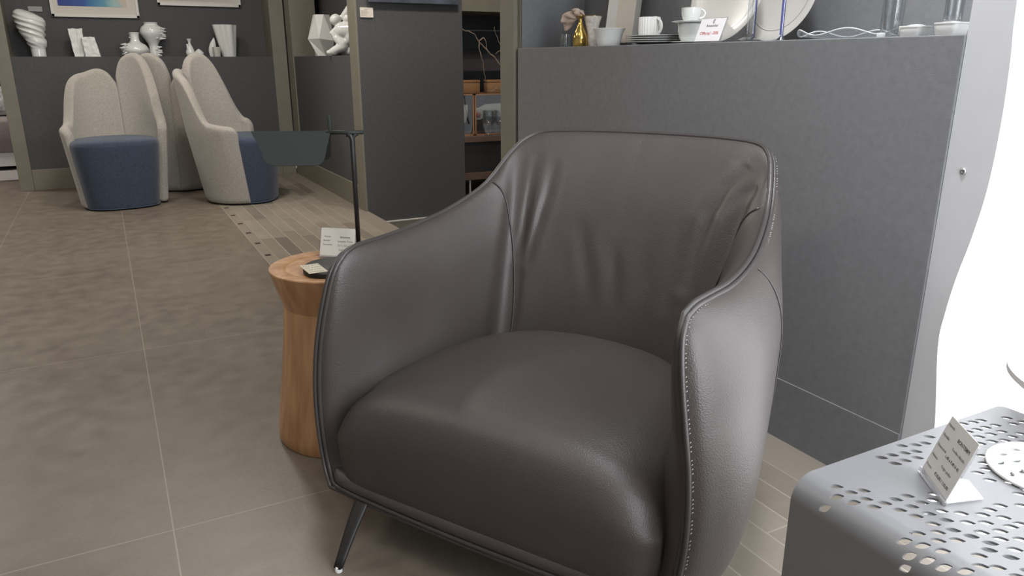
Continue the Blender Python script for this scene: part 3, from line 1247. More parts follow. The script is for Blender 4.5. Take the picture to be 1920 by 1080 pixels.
tagc = thing('price_tag', 'small cream printed tag lying on the round base of the table lamp', 'tag', (0.43, 1.78, 0.4685))
m4 = frame4((0.374, 1.735, 0.4683), (0.045, 0.002, 0), (0.012, 0.087, 0))
bm = BM(); box(bm, 0, 0.045, 0, 0.084, 0.0001, 0.0011, mat4=m4)
tc_ = link('card', bm, material('cream tag card', (0.62, 0.57, 0.44), 0.7), tagc, smooth=False)
rnd = random.Random(9)
for r_ in range(4):
    bm = BM()
    lettering(bm, ''.join(rnd.choice('3870 519 24') for _ in range(7)), 0.0125, m4 @ Matrix.Translation((0, 0, 0.0012)), 0.003, 0.067 - 0.020 * r_)
    link('printed_text', bm, M_ink_light, tc_, smooth=False)

# ------------------------------------------------------------------ linen and blue shell chairs
def petal(phi0, phi1, prof_h, n=64, m=36):
    """one upholstered wing: outer/inner skins from the floor to a contour, as a closed padded slab"""
    th = 0.064
    out_rows, in_rows = [], []

    def pos(phi, z, r_off):
        back = max(0.0, cos(phi)) ** 0.6 if cos(phi) > 0 else 0.0
        r = 0.235 + 0.060 * min(1, z / 0.5) * (1 - 0.5 * back) + r_off
        lean = 0.11 * z
        # phi = 0 is the back; the front is -y local
        return Vector((r * sin(phi), r * cos(phi) + lean, z))

    rows = []
    for i in range(n + 1):
        phi = lerp(phi0, phi1, i / n)
        e = min(i / n, 1 - i / n)
        edge = ease(e, 0.045)
        h = interp(prof_h, math.degrees(phi))
        ring = []
        # section: up the outside, over the rounded top, down the inside
        half = th / 2 * max(0.03, edge)
        z0 = 0.012
        top = h - 0.5 * th
        for k in range(m):
            ring.append(pos(phi, lerp(z0, top, k / (m - 1)), half * (1 if k > 0 else 0.7)))
        for k in range(1, 12):
            a = pi * k / 12
            ring.append(pos(phi, top + th / 2 * sin(a) * (0.4 + 0.6 * edge), half * cos(a)))
        for k in range(m):
            ring.append(pos(phi, lerp(top, z0, k / (m - 1)), -half * (1 if k < m - 1 else 0.7)))
        rows.append(ring)
    bm = BM()
    V = [[bm.verts.new(p) for p in ring] for ring in rows]
    q = len(V[0])
    for i in range(n):
        for k in range(q):
            bm.faces.new((V[i][k], V[i][(k + 1) % q], V[i + 1][(k + 1) % q], V[i + 1][k]))
    bm.faces.new(V[0]); bm.faces.new(V[-1])
    return bm


def smooth_tab(tab, n=10):
    c = smoothcurve([(a, h, 0) for a, h in tab], n)
    out = [(p.x, p.y) for p in c]
    return sorted(out)


# seen from the front: the low wing on the viewer's left (negative x), the tall wing on the right
LOW = smooth_tab([(-111, .505), (-104, .530), (-92, .540), (-81, .550), (-73, .565), (-66, .630), (-59, .735), (-51, .820), (-40, .862), (-25, .880), (-12, .900), (-2, .900), (7, .875), (14, .825), (21, .77)])
TALL = smooth_tab([(17, .85), (25, .945), (35, .990), (48, 1.008), (60, .988), (70, .920), (79, .790), (87, .640), (94, .565), (101, .545), (106, .51)])


def make_shell_chair(label, group, loc, rotz):
    root = thing('shell_chair', label, 'chair', (0, 0, 0), 0, group)
    link('low_wing', petal(radians(-111), radians(21), LOW), M_linen, root, world=False)
    link('tall_wing', petal(radians(17), radians(106), TALL), M_linen, root, world=False)
    bm = BM()
    pr = [(0.0, 0.008), (0.195, 0.008), (0.206, 0.016), (0.210, 0.035), (0.222, 0.15), (0.238, 0.30), (0.247, 0.405), (0.246, 0.430), (0.237, 0.447), (0.205, 0.458),
          (0.12, 0.468), (0.0, 0.472)]
    lathe(bm, [(p.x, p.y) for p in smoothcurve([(r, z, 0) for r, z in pr], 4)], 72,
          rfun=lambda a, z: (abs(cos(a)) ** 2.6 + abs(sin(a)) ** 2.6) ** (-1 / 2.6), mat4=Matrix.Translation((-0.018, -0.025, 0)) @ Matrix.Diagonal((1.08, 0.92, 1, 1)))
    link('seat', bm, M_blue, root, world=False)
    root.location = loc
    root.rotation_euler = (0, 0, rotz)
    return root


CHG = 'linen shell chairs with blue seats'
ch = make_shell_chair('linen shell chair with blue seat facing out, leftmost of the three', CHG, (0.045, 5.80, 0), radians(4))
dup(ch, (0.818, 5.64, 0), radians(68), 'linen shell chair with blue seat turned sideways, behind the lamp shade', CHG)
dup(ch, (0.485, 6.45, 0), radians(187), 'linen shell chair showing only its back, between the other two chairs', CHG)

# ------------------------------------------------------------------ porcelain on the back shelf
YN = 6.93


def px2x(px):
    return -0.387 + (px - 72) * 0.00343


def ring_loft(bm, secs, seg=64):
    """secs: list of (cx, cy, z, fun(angle)->radius)"""
    rings = []
    for cx_, cy_, z, f in secs:
        rings.append([bm.verts.new((cx_ + f(2 * pi * k / seg) * cos(2 * pi * k / seg), cy_ + f(2 * pi * k / seg) * sin(2 * pi * k / seg), z)) for k in range(seg)])
    for a, b in zip(rings[:-1], rings[1:]):
        for k in range(seg):
            bm.faces.new((a[k], a[(k + 1) % seg], b[(k + 1) % seg], b[k]))
    bm.faces.new(rings[0]); bm.faces.new(rings[-1])


# twisted swirl vase
bm = BM()
secs = []
tab = [(0.0, -.380, .048), (.055, -.380, .049), (.075, -.378, .056), (.10, -.381, .066), (.13, -.388, .066), (.16, -.394, .078), (.19, -.400, .086), (.22, -.400, .094),
       (.25, -.404, .095), (.275, -.412, .092), (.295, -.425, .080), (.310, -.438, .066), (.322, -.448, .048), (.334, -.458, .024), (.338, -.461, .008)]
tabx = [(t, x) for t, x, r in tab]
tabr = [(t, r) for t, x, r in tab]
for k in range(90):
    t = 0.338 * k / 89
    R_ = interp(tabr, t)
    grow = smooth01((t - 0.05) / 0.04)

    def f(a, t=t, R_=R_, grow=grow):
        s = sin(2 * a + t * 62) * 0.5 + sin(3 * a + t * 95 + 1.0) * 0.5
        return R_ * (1 + 0.13 * grow * (1 - abs(s)) * 1.2 - 0.08 * grow)
    secs.append((interp(tabx, t), YN, ZL + t, f))
ring_loft(bm, secs, 96)
tag(link('swirl_vase', bm, M_porcelain), 'large twisted swirl white vase at left end of the back shelf', 'vase')

# crumpled paper bag vases
def bag(name, label, x0, x1, h, top_x0, top_x1, y, seed, mat=M_bisque, pocket=False):
    bm = BM()
    rows = []
    n = 26
    for j in range(n + 1):
        t = j / n
        a, b = lerp(x0, top_x0, t), lerp(x1, top_x1, t)
        d = lerp(0.030, 0.026, t)
        loop = []
        for k in range(14):
            loop.append((lerp(a, b, k / 14), y - d))
        for k in range(6):
            loop.append((b, lerp(y - d, y + d, k / 6)))
        for k in range(14):
            loop.append((lerp(b, a, k / 14), y + d))
        for k in range(6):
            loop.append((a, lerp(y + d, y - d, k / 6)))
        row = []
        for (x, yy) in loop:
            q = noise.noise_vector((x * 40 + seed, yy * 40, t * 6 + seed)) * 0.006
            u = (x - a) / (b - a)
            fold = 0.006 * math.exp(-((u - 0.5) / 0.06) ** 2) * (1 if t > 0.38 else 0)
            if pocket and t < 0.36 and u < 0.62:
                fold -= 0.008
            row.append((x + q.x * 0.7, yy + q.y + fold, ZL + max(0.0, t * h + (q.z if 0 < j else 0))))
        rows.append(row)
    V = [[bm.verts.new(p) for p in r] for r in rows]
    q = len(V[0])
    for i in range(n):
        for k in range(q):
            bm.faces.new((V[i][k], V[i][(k + 1) % q], V[i + 1][(k + 1) % q], V[i + 1][k]))
    bm.faces.new(V[0])
    # open mouth: an inner lining that goes down
    inner = [[bm.verts.new((v.co.x * 0.0 + (lerp(v.co.x, (top_x0 + top_x1) / 2, 0.10)), lerp(v.co.y, y, 0.18), v.co.z - dz)) for v in V[-1]] for dz in (0.0, 0.05)]
    for a_, b_ in ((V[-1], inner[0]), (inner[0], inner[1])):
        for k in range(q):
            bm.faces.new((a_[k], a_[(k + 1) % q], b_[(k + 1) % q], b_[k]))
    bm.faces.new(inner[1])
    tag(link(name, bm, mat, angle=30), label, 'vase')


bag('crumpled_bag_vase', 'tall white vase shaped like a creased paper bag on the back shelf', px2x(143), px2x(162), 0.205, px2x(136.5), px2x(165), YN, 1.0, pocket=True)
bag('crumpled_bag_vase', 'short white paper bag vase beside the taller creased one', px2x(164), px2x(194), 0.143, px2x(161), px2x(186.5), YN - 0.062, 5.0)


def spikes(bm, centre, R_, items, squash=1.0):
    """cones that lean to one side; items: (angle, height, length, thickness)"""
    for ang, hz, ln, th in items:
        d = Vector((cos(ang), sin(ang), 0))
        p = Vector(centre) + d * R_ * 0.80 + Vector((0, 0, hz))
        tip = p + d * (ln + R_ * 0.2) + Vector((0, 0, 0.0))
        pts = [p.lerp(tip, t) for t in (0, 0.35, 0.7, 0.92, 1.0)]
        tube(bm, pts, [th * 1.5, th * 1.05, th * 0.7, th * 0.42, th * 0.1], 8)


rnd = random.Random(12)
# squat spiky bottle, spikes to the left
bm = BM()
cx_ = px2x(268)
pr = [(0.0, 0.0), (.050, 0.0), (.072, .014), (.090, .040), (.090, .062), (.074, .088), (.045, .106), (.034, .122), (.031, .150), (.034, .172), (.038, .180), (.030, .180), (.026, .150), (0, .15)]
lathe(bm, [(p.x, p.y) for p in smoothcurve([(r, z, 0) for r, z in pr], 5) if p.x >= 0], 56, (cx_, YN - 0.035, ZL))
its = []
for k in range(34):
    a = pi + rnd.uniform(-0.95, 0.75)
    its.append((a, rnd.uniform(.018, .096), rnd.uniform(.012, .034) * max(0.3, cos(a - pi)), rnd.uniform(.0045, .008)))
spikes(bm, (cx_, YN - 0.035, ZL), .084, its)
spikes(bm, (cx_, YN - 0.035, ZL), .030, [(pi, .145, .012, .006), (pi - .3, .172, .012, .005), (pi, .16, .006, .005)])
tag(link('spiky_bottle_vase', bm, M_porcelain, angle=50), 'squat white bottle vase with spikes on its left side, on the back shelf', 'vase')
# tall spiky vase, spikes to the right
bm = BM()
cx_ = px2x(304)
pr = [(0.0, 0.0), (.040, 0.0), (.038, .03), (.034, .07), (.040, .10), (.062, .135), (.083, .170), (.087, .195), (.076, .225), (.056, .243), (.050, .252), (.054, .262), (.046, .262), (.042, .245), (0, .24)]
lathe(bm, [(p.x, p.y) for p in smoothcurve([(r, z, 0) for r, z in pr], 5) if p.x >= 0], 56, (cx_ + 0.012, YN + 0.085, ZL))
its = []
for k in range(40):
    a = rnd.uniform(-1.1, 0.8)
    its.append((a, rnd.uniform(.125, .232), rnd.uniform(.012, .036) * max(0.3, cos(a)), rnd.uniform(.005, .0085)))
spikes(bm, (cx_ + 0.012, YN + 0.085, ZL), .078, its)
its = []
for k in range(34):
    a = rnd.uniform(-1.3, 1.0)
    its.append((a, rnd.uniform(.008, .078), rnd.uniform(.012, .034) * max(0.3, cos(a)), rnd.uniform(.006, .010)))
spikes(bm, (cx_ + 0.012, YN + 0.085, ZL), .038, its)
tag(link('spiky_bulb_vase', bm, M_porcelain, angle=50), 'tall white bulbous vase with spikes on its right side, on the back shelf', 'vase')

# joined bottle forms
bm = BM()
cx_ = px2x(384)
lathe(bm, [(p.x, p.y) for p in smoothcurve([(0, 0, 0), (.022, 0, 0), (.033, .02, 0), (.034, .038, 0), (.024, .070, 0), (.012, .095, 0), (.0095, .115, 0), (.017, .133, 0), (.018, .138, 0), (.012, .138, 0), (0, .125, 0)], 5) if p.x >= 0], 40, (cx_, YN - 0.02, ZL))
lathe(bm, [(.012, .05), (.010, .075), (.008, .085), (.013, .097), (.009, .098), (0, .09)], 28, (cx_ - .016, YN - 0.03, ZL))
tag(link('bottle_vase', bm, M_porcelain), 'small white double-necked bottle vase beside the squat bud vase', 'vase')
bm = BM()
lathe(bm, [(p.x, p.y) for p in smoothcurve([(0, 0, 0), (.022, 0, 0), (.036, .018, 0), (.037, .028, 0), (.024, .045, 0), (.011, .056, 0), (.007, .060, 0), (0, .056, 0)], 5) if p.x >= 0], 40, (px2x(402), YN - 0.045, ZL))
tag(link('bud_vase', bm, M_porcelain), 'small squat white bud vase right of the double-necked bottle', 'vase')

# leaf vase, little fluted cup, big fluted vase
bm = BM()
rows = []
for j in range(25):
    t = j / 24
    w = .030 * sin(pi * (0.16 + 0.70 * t)) ** 0.8
    xc = px2x(433) + 0.012 * t
    ring = []
    for k in range(32):
        a = 2 * pi * k / 32
        ring.append((xc + w * cos(a), YN + 0.020 * (w / .03) * sin(a), ZL + t * (0.115 + 0.020 * (cos(a) + 1))))
    rows.append(ring)
V = [[bm.verts.new(p) for p in r] for r in rows]
for i in range(24):
    for k in range(32):
        bm.faces.new((V[i][k], V[i][(k + 1) % 32], V[i + 1][(k + 1) % 32], V[i + 1][k]))
bm.faces.new(V[0]); bm.faces.new(V[-1])
tag(link('leaf_vase', bm, M_porcelain, angle=50), 'slim white leaf-shaped vase with slanted mouth behind the small cup', 'vase')


def flute(n, amp):
    return lambda a, z: 1 + amp * cos(n * a)


bm = BM()
lathe(bm, [(0, 0), (.024, 0), (.028, .035), (.033, .076), (.030, .076), (.024, .03), (0, .02)], 72, (px2x(442), YN - 0.066, ZL), flute(8, 0.04))
tag(link('fluted_cup', bm, M_cream, angle=50), 'small cream fluted cup in front of the leaf-shaped vase', 'cup')
bm = BM()
secs = []
for k in range(31):
    t = k / 30
    xa, xb = lerp(px2x(456), px2x(438), t), lerp(px2x(488), px2x(495), t)
    R_ = (xb - xa) / 2
    f = lambda a, R_=R_, t=t: R_ * (1 - 0.22 * abs(sin(a)) + (0.010 + 0.035 * t) * cos(7 * a + 0.6))
    secs.append(((xa + xb) / 2, YN, ZL + 0.252 * t, f))
for k in range(12):
    t = 1 - k / 14
    xa, xb = lerp(px2x(456), px2x(438), t), lerp(px2x(488), px2x(495), t)
    R_ = (xb - xa) / 2 - 0.006
    f = lambda a, R_=R_, t=t: R_ * (1 - 0.22 * abs(sin(a)) + (0.010 + 0.035 * t) * cos(7 * a + 0.6))
    secs.append(((xa + xb) / 2, YN, ZL + 0.252 * t, f))
ring_loft(bm, secs, 96)
tag(link('fluted_vase', bm, M_bisque, angle=60), 'big flared white fluted vase at the right end of the back shelf', 'vase')

# faceted vase and crouching figure on the side shelf
bm = BM()
rnd = random.Random(3)
levels = [(0.064, 0.0, 0.55), (0.116, 0.125, 0.03), (0.064, 0.305, 0.55)]
rings = []
for r, z, ph in levels:
    rings.append([bm.verts.new((1.575 + r * cos(2 * pi * k / 6 + ph), 6.13 + r * sin(2 * pi * k / 6 + ph), ZL + z + (0.012 * rnd.uniform(-1, 1) if 0 < z < .3 else 0))) for k in range(6)])
for a, b in zip(rings[:-1], rings[1:]):
    for k in range(6):
        bm.faces.new((a[k], a[(k + 1) % 6], b[k]))
        bm.faces.new((a[(k + 1) % 6], b[(k + 1) % 6], b[k]))
bm.faces.new(rings[0])
inn = [[bm.verts.new((lerp(v.co.x, 1.575, 0.18), lerp(v.co.y, 6.13, 0.18), v.co.z - dz)) for v in rings[-1]] for dz in (0, 0.08)]
for a, b in ((rings[-1], inn[0]), (inn[0], inn[1])):
    for k in range(6):
        bm.faces.new((a[k], a[(k + 1) % 6], b[(k + 1) % 6], b[k]))
bm.faces.new(inn[1])
tag(link('faceted_vase', bm, M_bisque, smooth=False), 'white faceted polygon vase on the side shelf beside the figurine', 'vase')


def blob(name, parts, mat, voxel=0.006):
    bm = BM()
    for (a, b, ra, rb) in parts:
        a, b = Vector(a), Vector(b)
        n = 7
        for k in range(n):
            t = k / (n - 1)
            bmesh.ops.create_icosphere(bm, subdivisions=3, radius=lerp(ra, rb, t), matrix=Matrix.Translation(a.lerp(b, t)))
    o = link(name, bm, mat)
    m = o.modifiers.new('merge', 'REMESH')
    m.mode = 'VOXEL'
    m.voxel_size = voxel
    m.use_smooth_shade = True
    s = o.modifiers.new('soften', 'SMOOTH')
    s.factor = 0.5
    s.iterations = 4
    return o


FX, FY = 1.565, 5.395


def fp(s, d, z):
    """s to the viewer's right, d away from the viewer"""
    return (FX + s * 0.87 + d * 0.28, FY - s * 0.48 + d * 0.96, ZL + z)


fig = blob('porcelain_figurine', [
    (fp(-.085, -.01, .235), fp(-.080, -.01, .240), .038, .036),          # head
    (fp(-.04, 0, .165), fp(.06, .01, .165), .058, .066),                  # torso leaning forward
    (fp(.03, 0, .125), fp(.07, .01, .11), .060, .058),                    # hips
    (fp(-.055, -.02, .19), fp(-.115, -.03, .150), .024, .015),            # arm reaching out
    (fp(-.105, -.03, .146), fp(-.085, -.03, .115), .018, .020),
    (fp(-.085, -.03, .115), fp(-.04, -.03, .075), .024, .036),            # knee and thigh
    (fp(-.04, -.03, .060), fp(-.115, -.03, .030), .036, .024),            # shin
    (fp(-.145, -.03, .022), fp(-.10, -.03, .025), .016, .022),            # foot
    (fp(.0, -.01, .03), fp(.06, 0, .03), .028, .030),
    (fp(-.03, 0, .255), fp(.03, .01, .31), .020, .034),                   # raised arm / cloth
    (fp(.00, 0, .24), fp(.07, .01, .25), .030, .030)], M_porcelain, 0.005)
tag(fig, 'glazed white crouching figurine on the side shelf, half behind the post', 'figurine')

# ------------------------------------------------------------------ pictures and labels
def picture(name, label, x0, x1, z0, z1, y, fw, mount, art):
    root = thing(name, label, 'picture', ((x0 + x1) / 2, y, z0))
    bm = BM()
    box(bm, x0, x1, y - 0.022, y - 0.002, z0, z0 + fw, bevel=0.002)
    box(bm, x0, x1, y - 0.022, y - 0.002, z1 - fw, z1, bevel=0.002)
    box(bm, x0, x0 + fw, y - 0.022, y - 0.002, z0, z1, bevel=0.002)
    box(bm, x1 - fw, x1, y - 0.022, y - 0.002, z0, z1, bevel=0.002)
    link('frame', bm, M_frame_white, root, smooth=False)
    bm = BM(); box(bm, x0 + fw * 0.6, x1 - fw * 0.6, y - 0.010, y - 0.003, z0 + fw * 0.6, z1 - fw * 0.6)
    link('mount', bm, M_mount, root, smooth=False)
    if art:
        bm = BM(); box(bm, art[0], art[1], y - 0.012, y - 0.009, art[2], art[3])
        link('artwork', bm, art[4], root, smooth=False)


picture('framed_watercolour', 'white framed blue watercolour on the back wall above the shelf', -0.262, 0.352, 1.281, 1.86, 7.098, 0.022, None, (-0.208, 0.268, 1.362, 1.78, M_watercolour))
picture('framed_picture', 'white framed picture right of the watercolour, only its bottom edge showing', 0.495, 1.142, 1.385, 1.96, 7.098, 0.022, None, (0.53, 1.10, 1.425, 1.92, material('pale print', (0.5, 0.48, 0.44), 0.8, vary=0.2, vscale=6)))
bm = BM(); box(bm, -0.409, -0.318, 7.092, 7.099, 1.316, 1.352)
tag(link('wall_label', bm, material('frosted label', (0.28, 0.28, 0.27), 0.4), smooth=False), 'small frosted grey label on the wall above the swirl vase', 'label')
cv = thing('canvas_painting', 'dark blue grey canvas on the wall beyond the step, only its bottom edge showing', 'painting', (1.81, 4.76, 1.295))
bm = BM(); box(bm, 1.516, 2.112, 4.738, 4.765, 1.294, 1.90, bevel=0.002); link('canvas', bm, M_canvas, cv, smooth=False)
wl = thing('wall_label', 'cream printed label on the grey wall under the dark canvas', 'label', (1.505, 4.765, 1.206))
bm = BM(); box(bm, 1.464, 1.546, 4.759, 4.765, 1.206, 1.263); wlc = link('card', bm, material('cream card', (0.66, 0.60, 0.52), 0.7), wl, smooth=False)
m4 = frame4((1.464, 4.7586, 1.206), (1, 0, 0), (0, 0, 1))
for k, s_ in enumerate(('Galleria', 'Olio su tela', 'pittura astratta', '60 x 80 cm', 'pezzo unico')):
    bm = BM()
    lettering(bm, s_, 0.0075, m4, 0.006 if k else 0.025, 0.044 - 0.0085 * k)
    link('printed_text', bm, M_ink_light, wlc, smooth=False)
# screw in the pale strip
sc_ = thing('wall_screw', 'round steel screw in the pale strip beside the window', 'screw', (XR, 0.881, 0.743))
bm = BM()
lathe(bm, [(0, 0), (0.0065, 0), (0.0062, 0.0018), (0.004, 0.0032), (0.0012, 0.0034), (0.001, 0.002), (0, 0.002)], 24, mat4=Matrix.Translation((XR + 0.0042, 0.881, 0.743)) @ Matrix.Rotation(radians(-90), 4, 'Y'))
link('screw_head', bm, M_steel, sc_)

# ------------------------------------------------------------------ tableware on the right shelf
def on_shelf(name, label, cat, bm, mat, group=None, angle=40):
    return tag(link(name, bm, mat, angle=angle), label, cat, group)


bm = BM(); lathe(bm, [(0, 0), (.018, 0), (.021, .004), (.021, .046), (.0195, .046), (.019, .010), (0, .008)], 32, (1.53, 2.475, ZR))
on_shelf('glass_tumbler', 'small clear glass tumbler at left end of the right shelf', 'glass', bm, M_glass)
bm = BM()
lathe(bm, [(p.x, p.y) for p in smoothcurve([(0, 0, 0), (.022, 0, 0), (.026, .008, 0), (.026, .030, 0), (.021, .050, 0), (.011, .072, 0), (.007, .086, 0), (.0075, .098, 0), (.012, .106, 0), (.008, .106, 0), (0, .100, 0)], 5) if p.x >= 0], 40, (1.535, 2.385, ZR))
on_shelf('brass_bottle_vase', 'shiny gold bottle vase left of the white flared bowl', 'vase', bm, M_gold)
fl = thing('paper_flower', 'dusty pink paper flower drooping from the gold bottle vase', 'flower', (1.535, 2.385, ZR + 0.09))
rnd = random.Random(21)
for k, (ang, ln, wd, up) in enumerate([(2.0, .075, .034, -.25), (2.5, .070, .036, .05), (1.6, .055, .03, .35), (0.4, .035, .028, .30), (-0.6, .040, .030, .45), (3.0, .045, .026, .6)]):
    bm = BM()
    d = Vector((0.47 * cos(ang) * 0.6, sin(ang) * 0.9, up)).normalized()
    sdv = d.cross(Vector((1, 0.2, 0.4))).normalized()
    nn = sdv.cross(d).normalized()
    rows = []
    for i in range(11):
        t = i / 10
        row = []
        for j in range(9):
            s_ = -1 + j / 4
            w = wd * (0.25 + 0.75 * sin(pi * (0.08 + 0.62 * t)))
            p = Vector((1.530, 2.402, ZR + 0.106)) + d * ln * t + sdv * w * s_ * 0.5 + nn * (0.010 * s_ * s_ * t + 0.004 * sin(9 * t + 3 * s_ + k)) - Vector((0, 0, 0.02 * t * t))
            row.append(p)
        rows.append(row)
    grid(bm, rows)
    pt = link('petal', bm, M_silk, fl)
    so = pt.modifiers.new('thickness', 'SOLIDIFY'); so.thickness = 0.0008
bm = BM()
bmesh.ops.create_icosphere(bm, subdivisions=3, radius=0.012, matrix=Matrix.Translation((1.530, 2.402, ZR + 0.119)))
for v in bm.verts:
    v.co += noise.noise_vector(v.co * 120) * 0.003
link('flower_head', bm, M_silk, fl)

fv = thing('flared_floral_vase', 'white floral patterned flared vase with gold rim behind the white bowl', 'vase', (1.575, 2.368, ZR))
bm = BM(); lathe(bm, [(0, 0), (.019, 0), (.0175, .006), (.0185, .04), (.021, .060), (.026, .082), (.033, .105), (.031, .105), (.024, .08), (.016, .04), (0, .03)], 40, (1.575, 2.368, ZR)); body = link('body', bm, material('white porcelain with blush pattern', (0.66, 0.62, 0.57), 0.2, vary=0.35, vscale=55), fv, angle=50)
bm = BM(); tube(bm, [(1.575 + .0325 * cos(2 * pi * k / 40), 2.368 + .0325 * sin(2 * pi * k / 40), ZR + .105) for k in range(40)], .0011, 6, closed=True)
link('gold_band', bm, M_gold, fv)
bm = BM()
tube(bm, [(1.575 + .019 * cos(2 * pi * k / 40), 2.368 + .019 * sin(2 * pi * k / 40), ZR + .003) for k in range(40)], .0012, 6, closed=True)
link('gold_band', bm, M_gold, fv)

bm = BM(); lathe(bm, [(0, 0), (.036, 0), (.038, .003), (.042, .020), (.047, .042), (.055, .056), (.0535, .057), (.044, .044), (.038, .02), (.033, .006), (0, .005)], 56, (1.530, 2.200, ZR))
on_shelf('flared_bowl', 'deep white porcelain bowl with flared rim, left of the plate stack', 'bowl', bm, M_porcelain)

# leaning presentation box
lb = thing('gift_box', 'tall cream box with round gold medallion leaning at the back of the shelf', 'box', (1.62, 2.12, ZR))
Mb = Matrix.Translation((1.600, 2.252, ZR + 0.012)) @ Matrix.Rotation(radians(-58), 4, 'Z') @ Matrix.Rotation(radians(-14), 4, 'X')
bm = BM(); box(bm, -0.050, 0.052, 0.0, 0.052, 0.0, 0.26, bevel=0.0015, mat4=Mb); link('carton', bm, M_cream, lb, smooth=False)
bm = BM(); box(bm, -0.012, 0.051, -0.0008, 0.0004, 0.001, 0.259, mat4=Mb); link('beige_front', bm, material('beige card', (0.50, 0.44, 0.37), 0.7), lb, smooth=False)
bm = BM(); lathe(bm, [(0.017, 0), (0.020, 0), (0.020, 0.0012), (0.017, 0.0012)], 40, mat4=Mb @ Matrix.Translation((0.022, -0.0006, 0.165)) @ Matrix.Rotation(radians(90), 4, 'X'), cap=False)
lathe(bm, [(0.0, 0.0008), (0.013, 0.0008), (0.013, 0)], 32, mat4=Mb @ Matrix.Translation((0.022, -0.0006, 0.165)) @ Matrix.Rotation(radians(90), 4, 'X'), cap=False)
link('medallion', bm, material('pale gold print', (0.42, 0.32, 0.20), 0.5), lb)

# plate stack
PCX, PCY = 1.572, 1.965
for k in range(4):
    bm = BM()
    z = ZR + 0.0004 + 0.0062 * k
    lathe(bm, [(0, z), (.060, z), (.066, z + .0015), (.085, z + .0050), (.117, z + .0078), (.118, z + .0086), (.116, z + .0092), (.084, z + .0072), (.064, z + .0038), (0, z + .0035)], 72, (PCX, PCY, 0))
    on_shelf('dinner_plate', ('lowest white plate of the stack under the ribbed mug', 'second white plate from the bottom of the stack', 'third white plate from the bottom of the stack', 'topmost white plate of the stack, under the ribbed mug')[k],
             'plate', bm, M_porcelain, 'white plates stacked on the right shelf')


def handle(c, d, r, h, th, mat4=None):
    """ear handle: from the wall of a cup outwards along d"""
    d = Vector(d).normalized()
    pts = []
    for k in range(15):
        a = radians(100 - 200 * k / 14)
        pts.append(Vector(c) + d * (r + h * 0.62 * cos(a)) + Vector((0, 0, h * 0.5 * sin(a))))
    bm = BM()
    tube(bm, pts, [th * 1.15] * 3 + [th] * 9 + [th * 1.15] * 3, 10)
    return bm


VR = (0.80, -0.60, 0)       # towards the viewer's right along the shelf
mz = ZR + 0.0228
mug = thing('ribbed_mug', 'white vertically ribbed mug standing on the plate stack', 'mug', (1.560, 2.022, mz))
bm = BM(); lathe(bm, [(0, 0), (.031, 0), (.033, .003), (.034, .030), (.033, .060), (.0315, .062), (.030, .060), (.031, .006), (0, .005)], 160, (1.560, 2.022, mz), lambda a, z: 1 + 0.028 * cos(24 * a)); link('body', bm, M_bisque, mug, angle=60)
bm = handle((1.560, 2.022, mz + .033), (0.1, -1.0, 0), .022, .052, .0042); link('handle', bm, M_bisque, mug)

CX1, CY1 = 1.535, 1.800


def cup(name, label, cx_, cy_, z, r, h):
    root = thing(name, label, 'cup', (cx_, cy_, z))
    bm = BM()
    pr = [(0, 0), (r * .58, 0), (r * .66, h * .06), (r * .86, h * .30), (r * .97, h * .62), (r, h), (r * .95, h * 1.0), (r * .9, h * .6), (r * .78, h * .3), (r * .5, h * .10), (0, h * .09)]
    lathe(bm, pr, 56, (cx_, cy_, z))
    link('body', bm, M_porcelain, root, angle=50)
    bm = handle((cx_, cy_, z + h * .58), VR, r * .86, h * .60, .0030)
    link('handle', bm, M_porcelain, root)


def saucer(name, label, cx_, cy_, z, r):
    bm = BM()
    lathe(bm, [(0, z), (r * .5, z), (r * .56, z + .001), (r * .98, z + .0050), (r, z + .0060), (r * .98, z + .0066), (r * .55, z + .0028), (0, z + .0025)], 64, (cx_, cy_, 0))
    on_shelf(name, label, 'saucer', bm, M_porcelain)


saucer('saucer', 'white saucer under the lower of the two stacked cups', CX1 + 0.005, CY1, ZR + 0.0002, .058)
cup('tea_cup', 'larger white cup at the bottom of the cup stack', CX1, CY1, ZR + 0.0030, .0345, .053)
saucer('saucer', 'white saucer lying on the larger cup, under the small cup', CX1, CY1, ZR + 0.0562, .054)
cup('tea_cup', 'small white cup on top of the cup stack', CX1, CY1 - 0.002, ZR + 0.0590, .0285, .040)

# offer sign
b1 = (1.470, 1.702, ZR + 0.0045)
sgn = thing('offer_sign', 'white slanted sign with small logo and red offer text in front of the large plate', 'sign', b1)
m4 = frame4(b1, (0.12, -0.99, 0), (0.42, -0.12, 0.90))
bm = BM(); box(bm, -0.002, 0.088, -0.002, 0.0665, -0.0052, -0.0008, mat4=m4)
link('acrylic_block', bm, M_acrylic, sgn, smooth=False)
bm = BM(); box(bm, 0, 0.086, 0, 0.0645, -0.0006, 0.0002, mat4=m4); sp_ = link('printed_sheet', bm, material('white sign sheet', (0.72, 0.70, 0.71), 0.5), sgn, smooth=False)
bm = BM(); lettering(bm, 'Rosenthal', 0.0100, m4 @ Matrix.Translation((0, 0, 0.0004)), 0.045, 0.0405, 'CENTER', 0.0001)
mm = m4 @ Matrix.Translation((0.0465, 0.0555, 0.0004))
tube(bm, [mm @ Vector((0.0036 * cos(a) * (0.8 + 0.2 * sin(a)), 0.0058 * sin(a), 0)) for a in [0.9 + 5.0 * k / 20 for k in range(21)]], 0.0005, 6)
tube(bm, [mm @ Vector((x, y, 0)) for x, y in ((0.0002, -0.003), (0.0012, 0.001), (0.0030, 0.0062), (0.0012, 0.0050), (0.0004, 0.001))], 0.0006, 6)
link('logo', bm, M_ink, sp_, smooth=False)
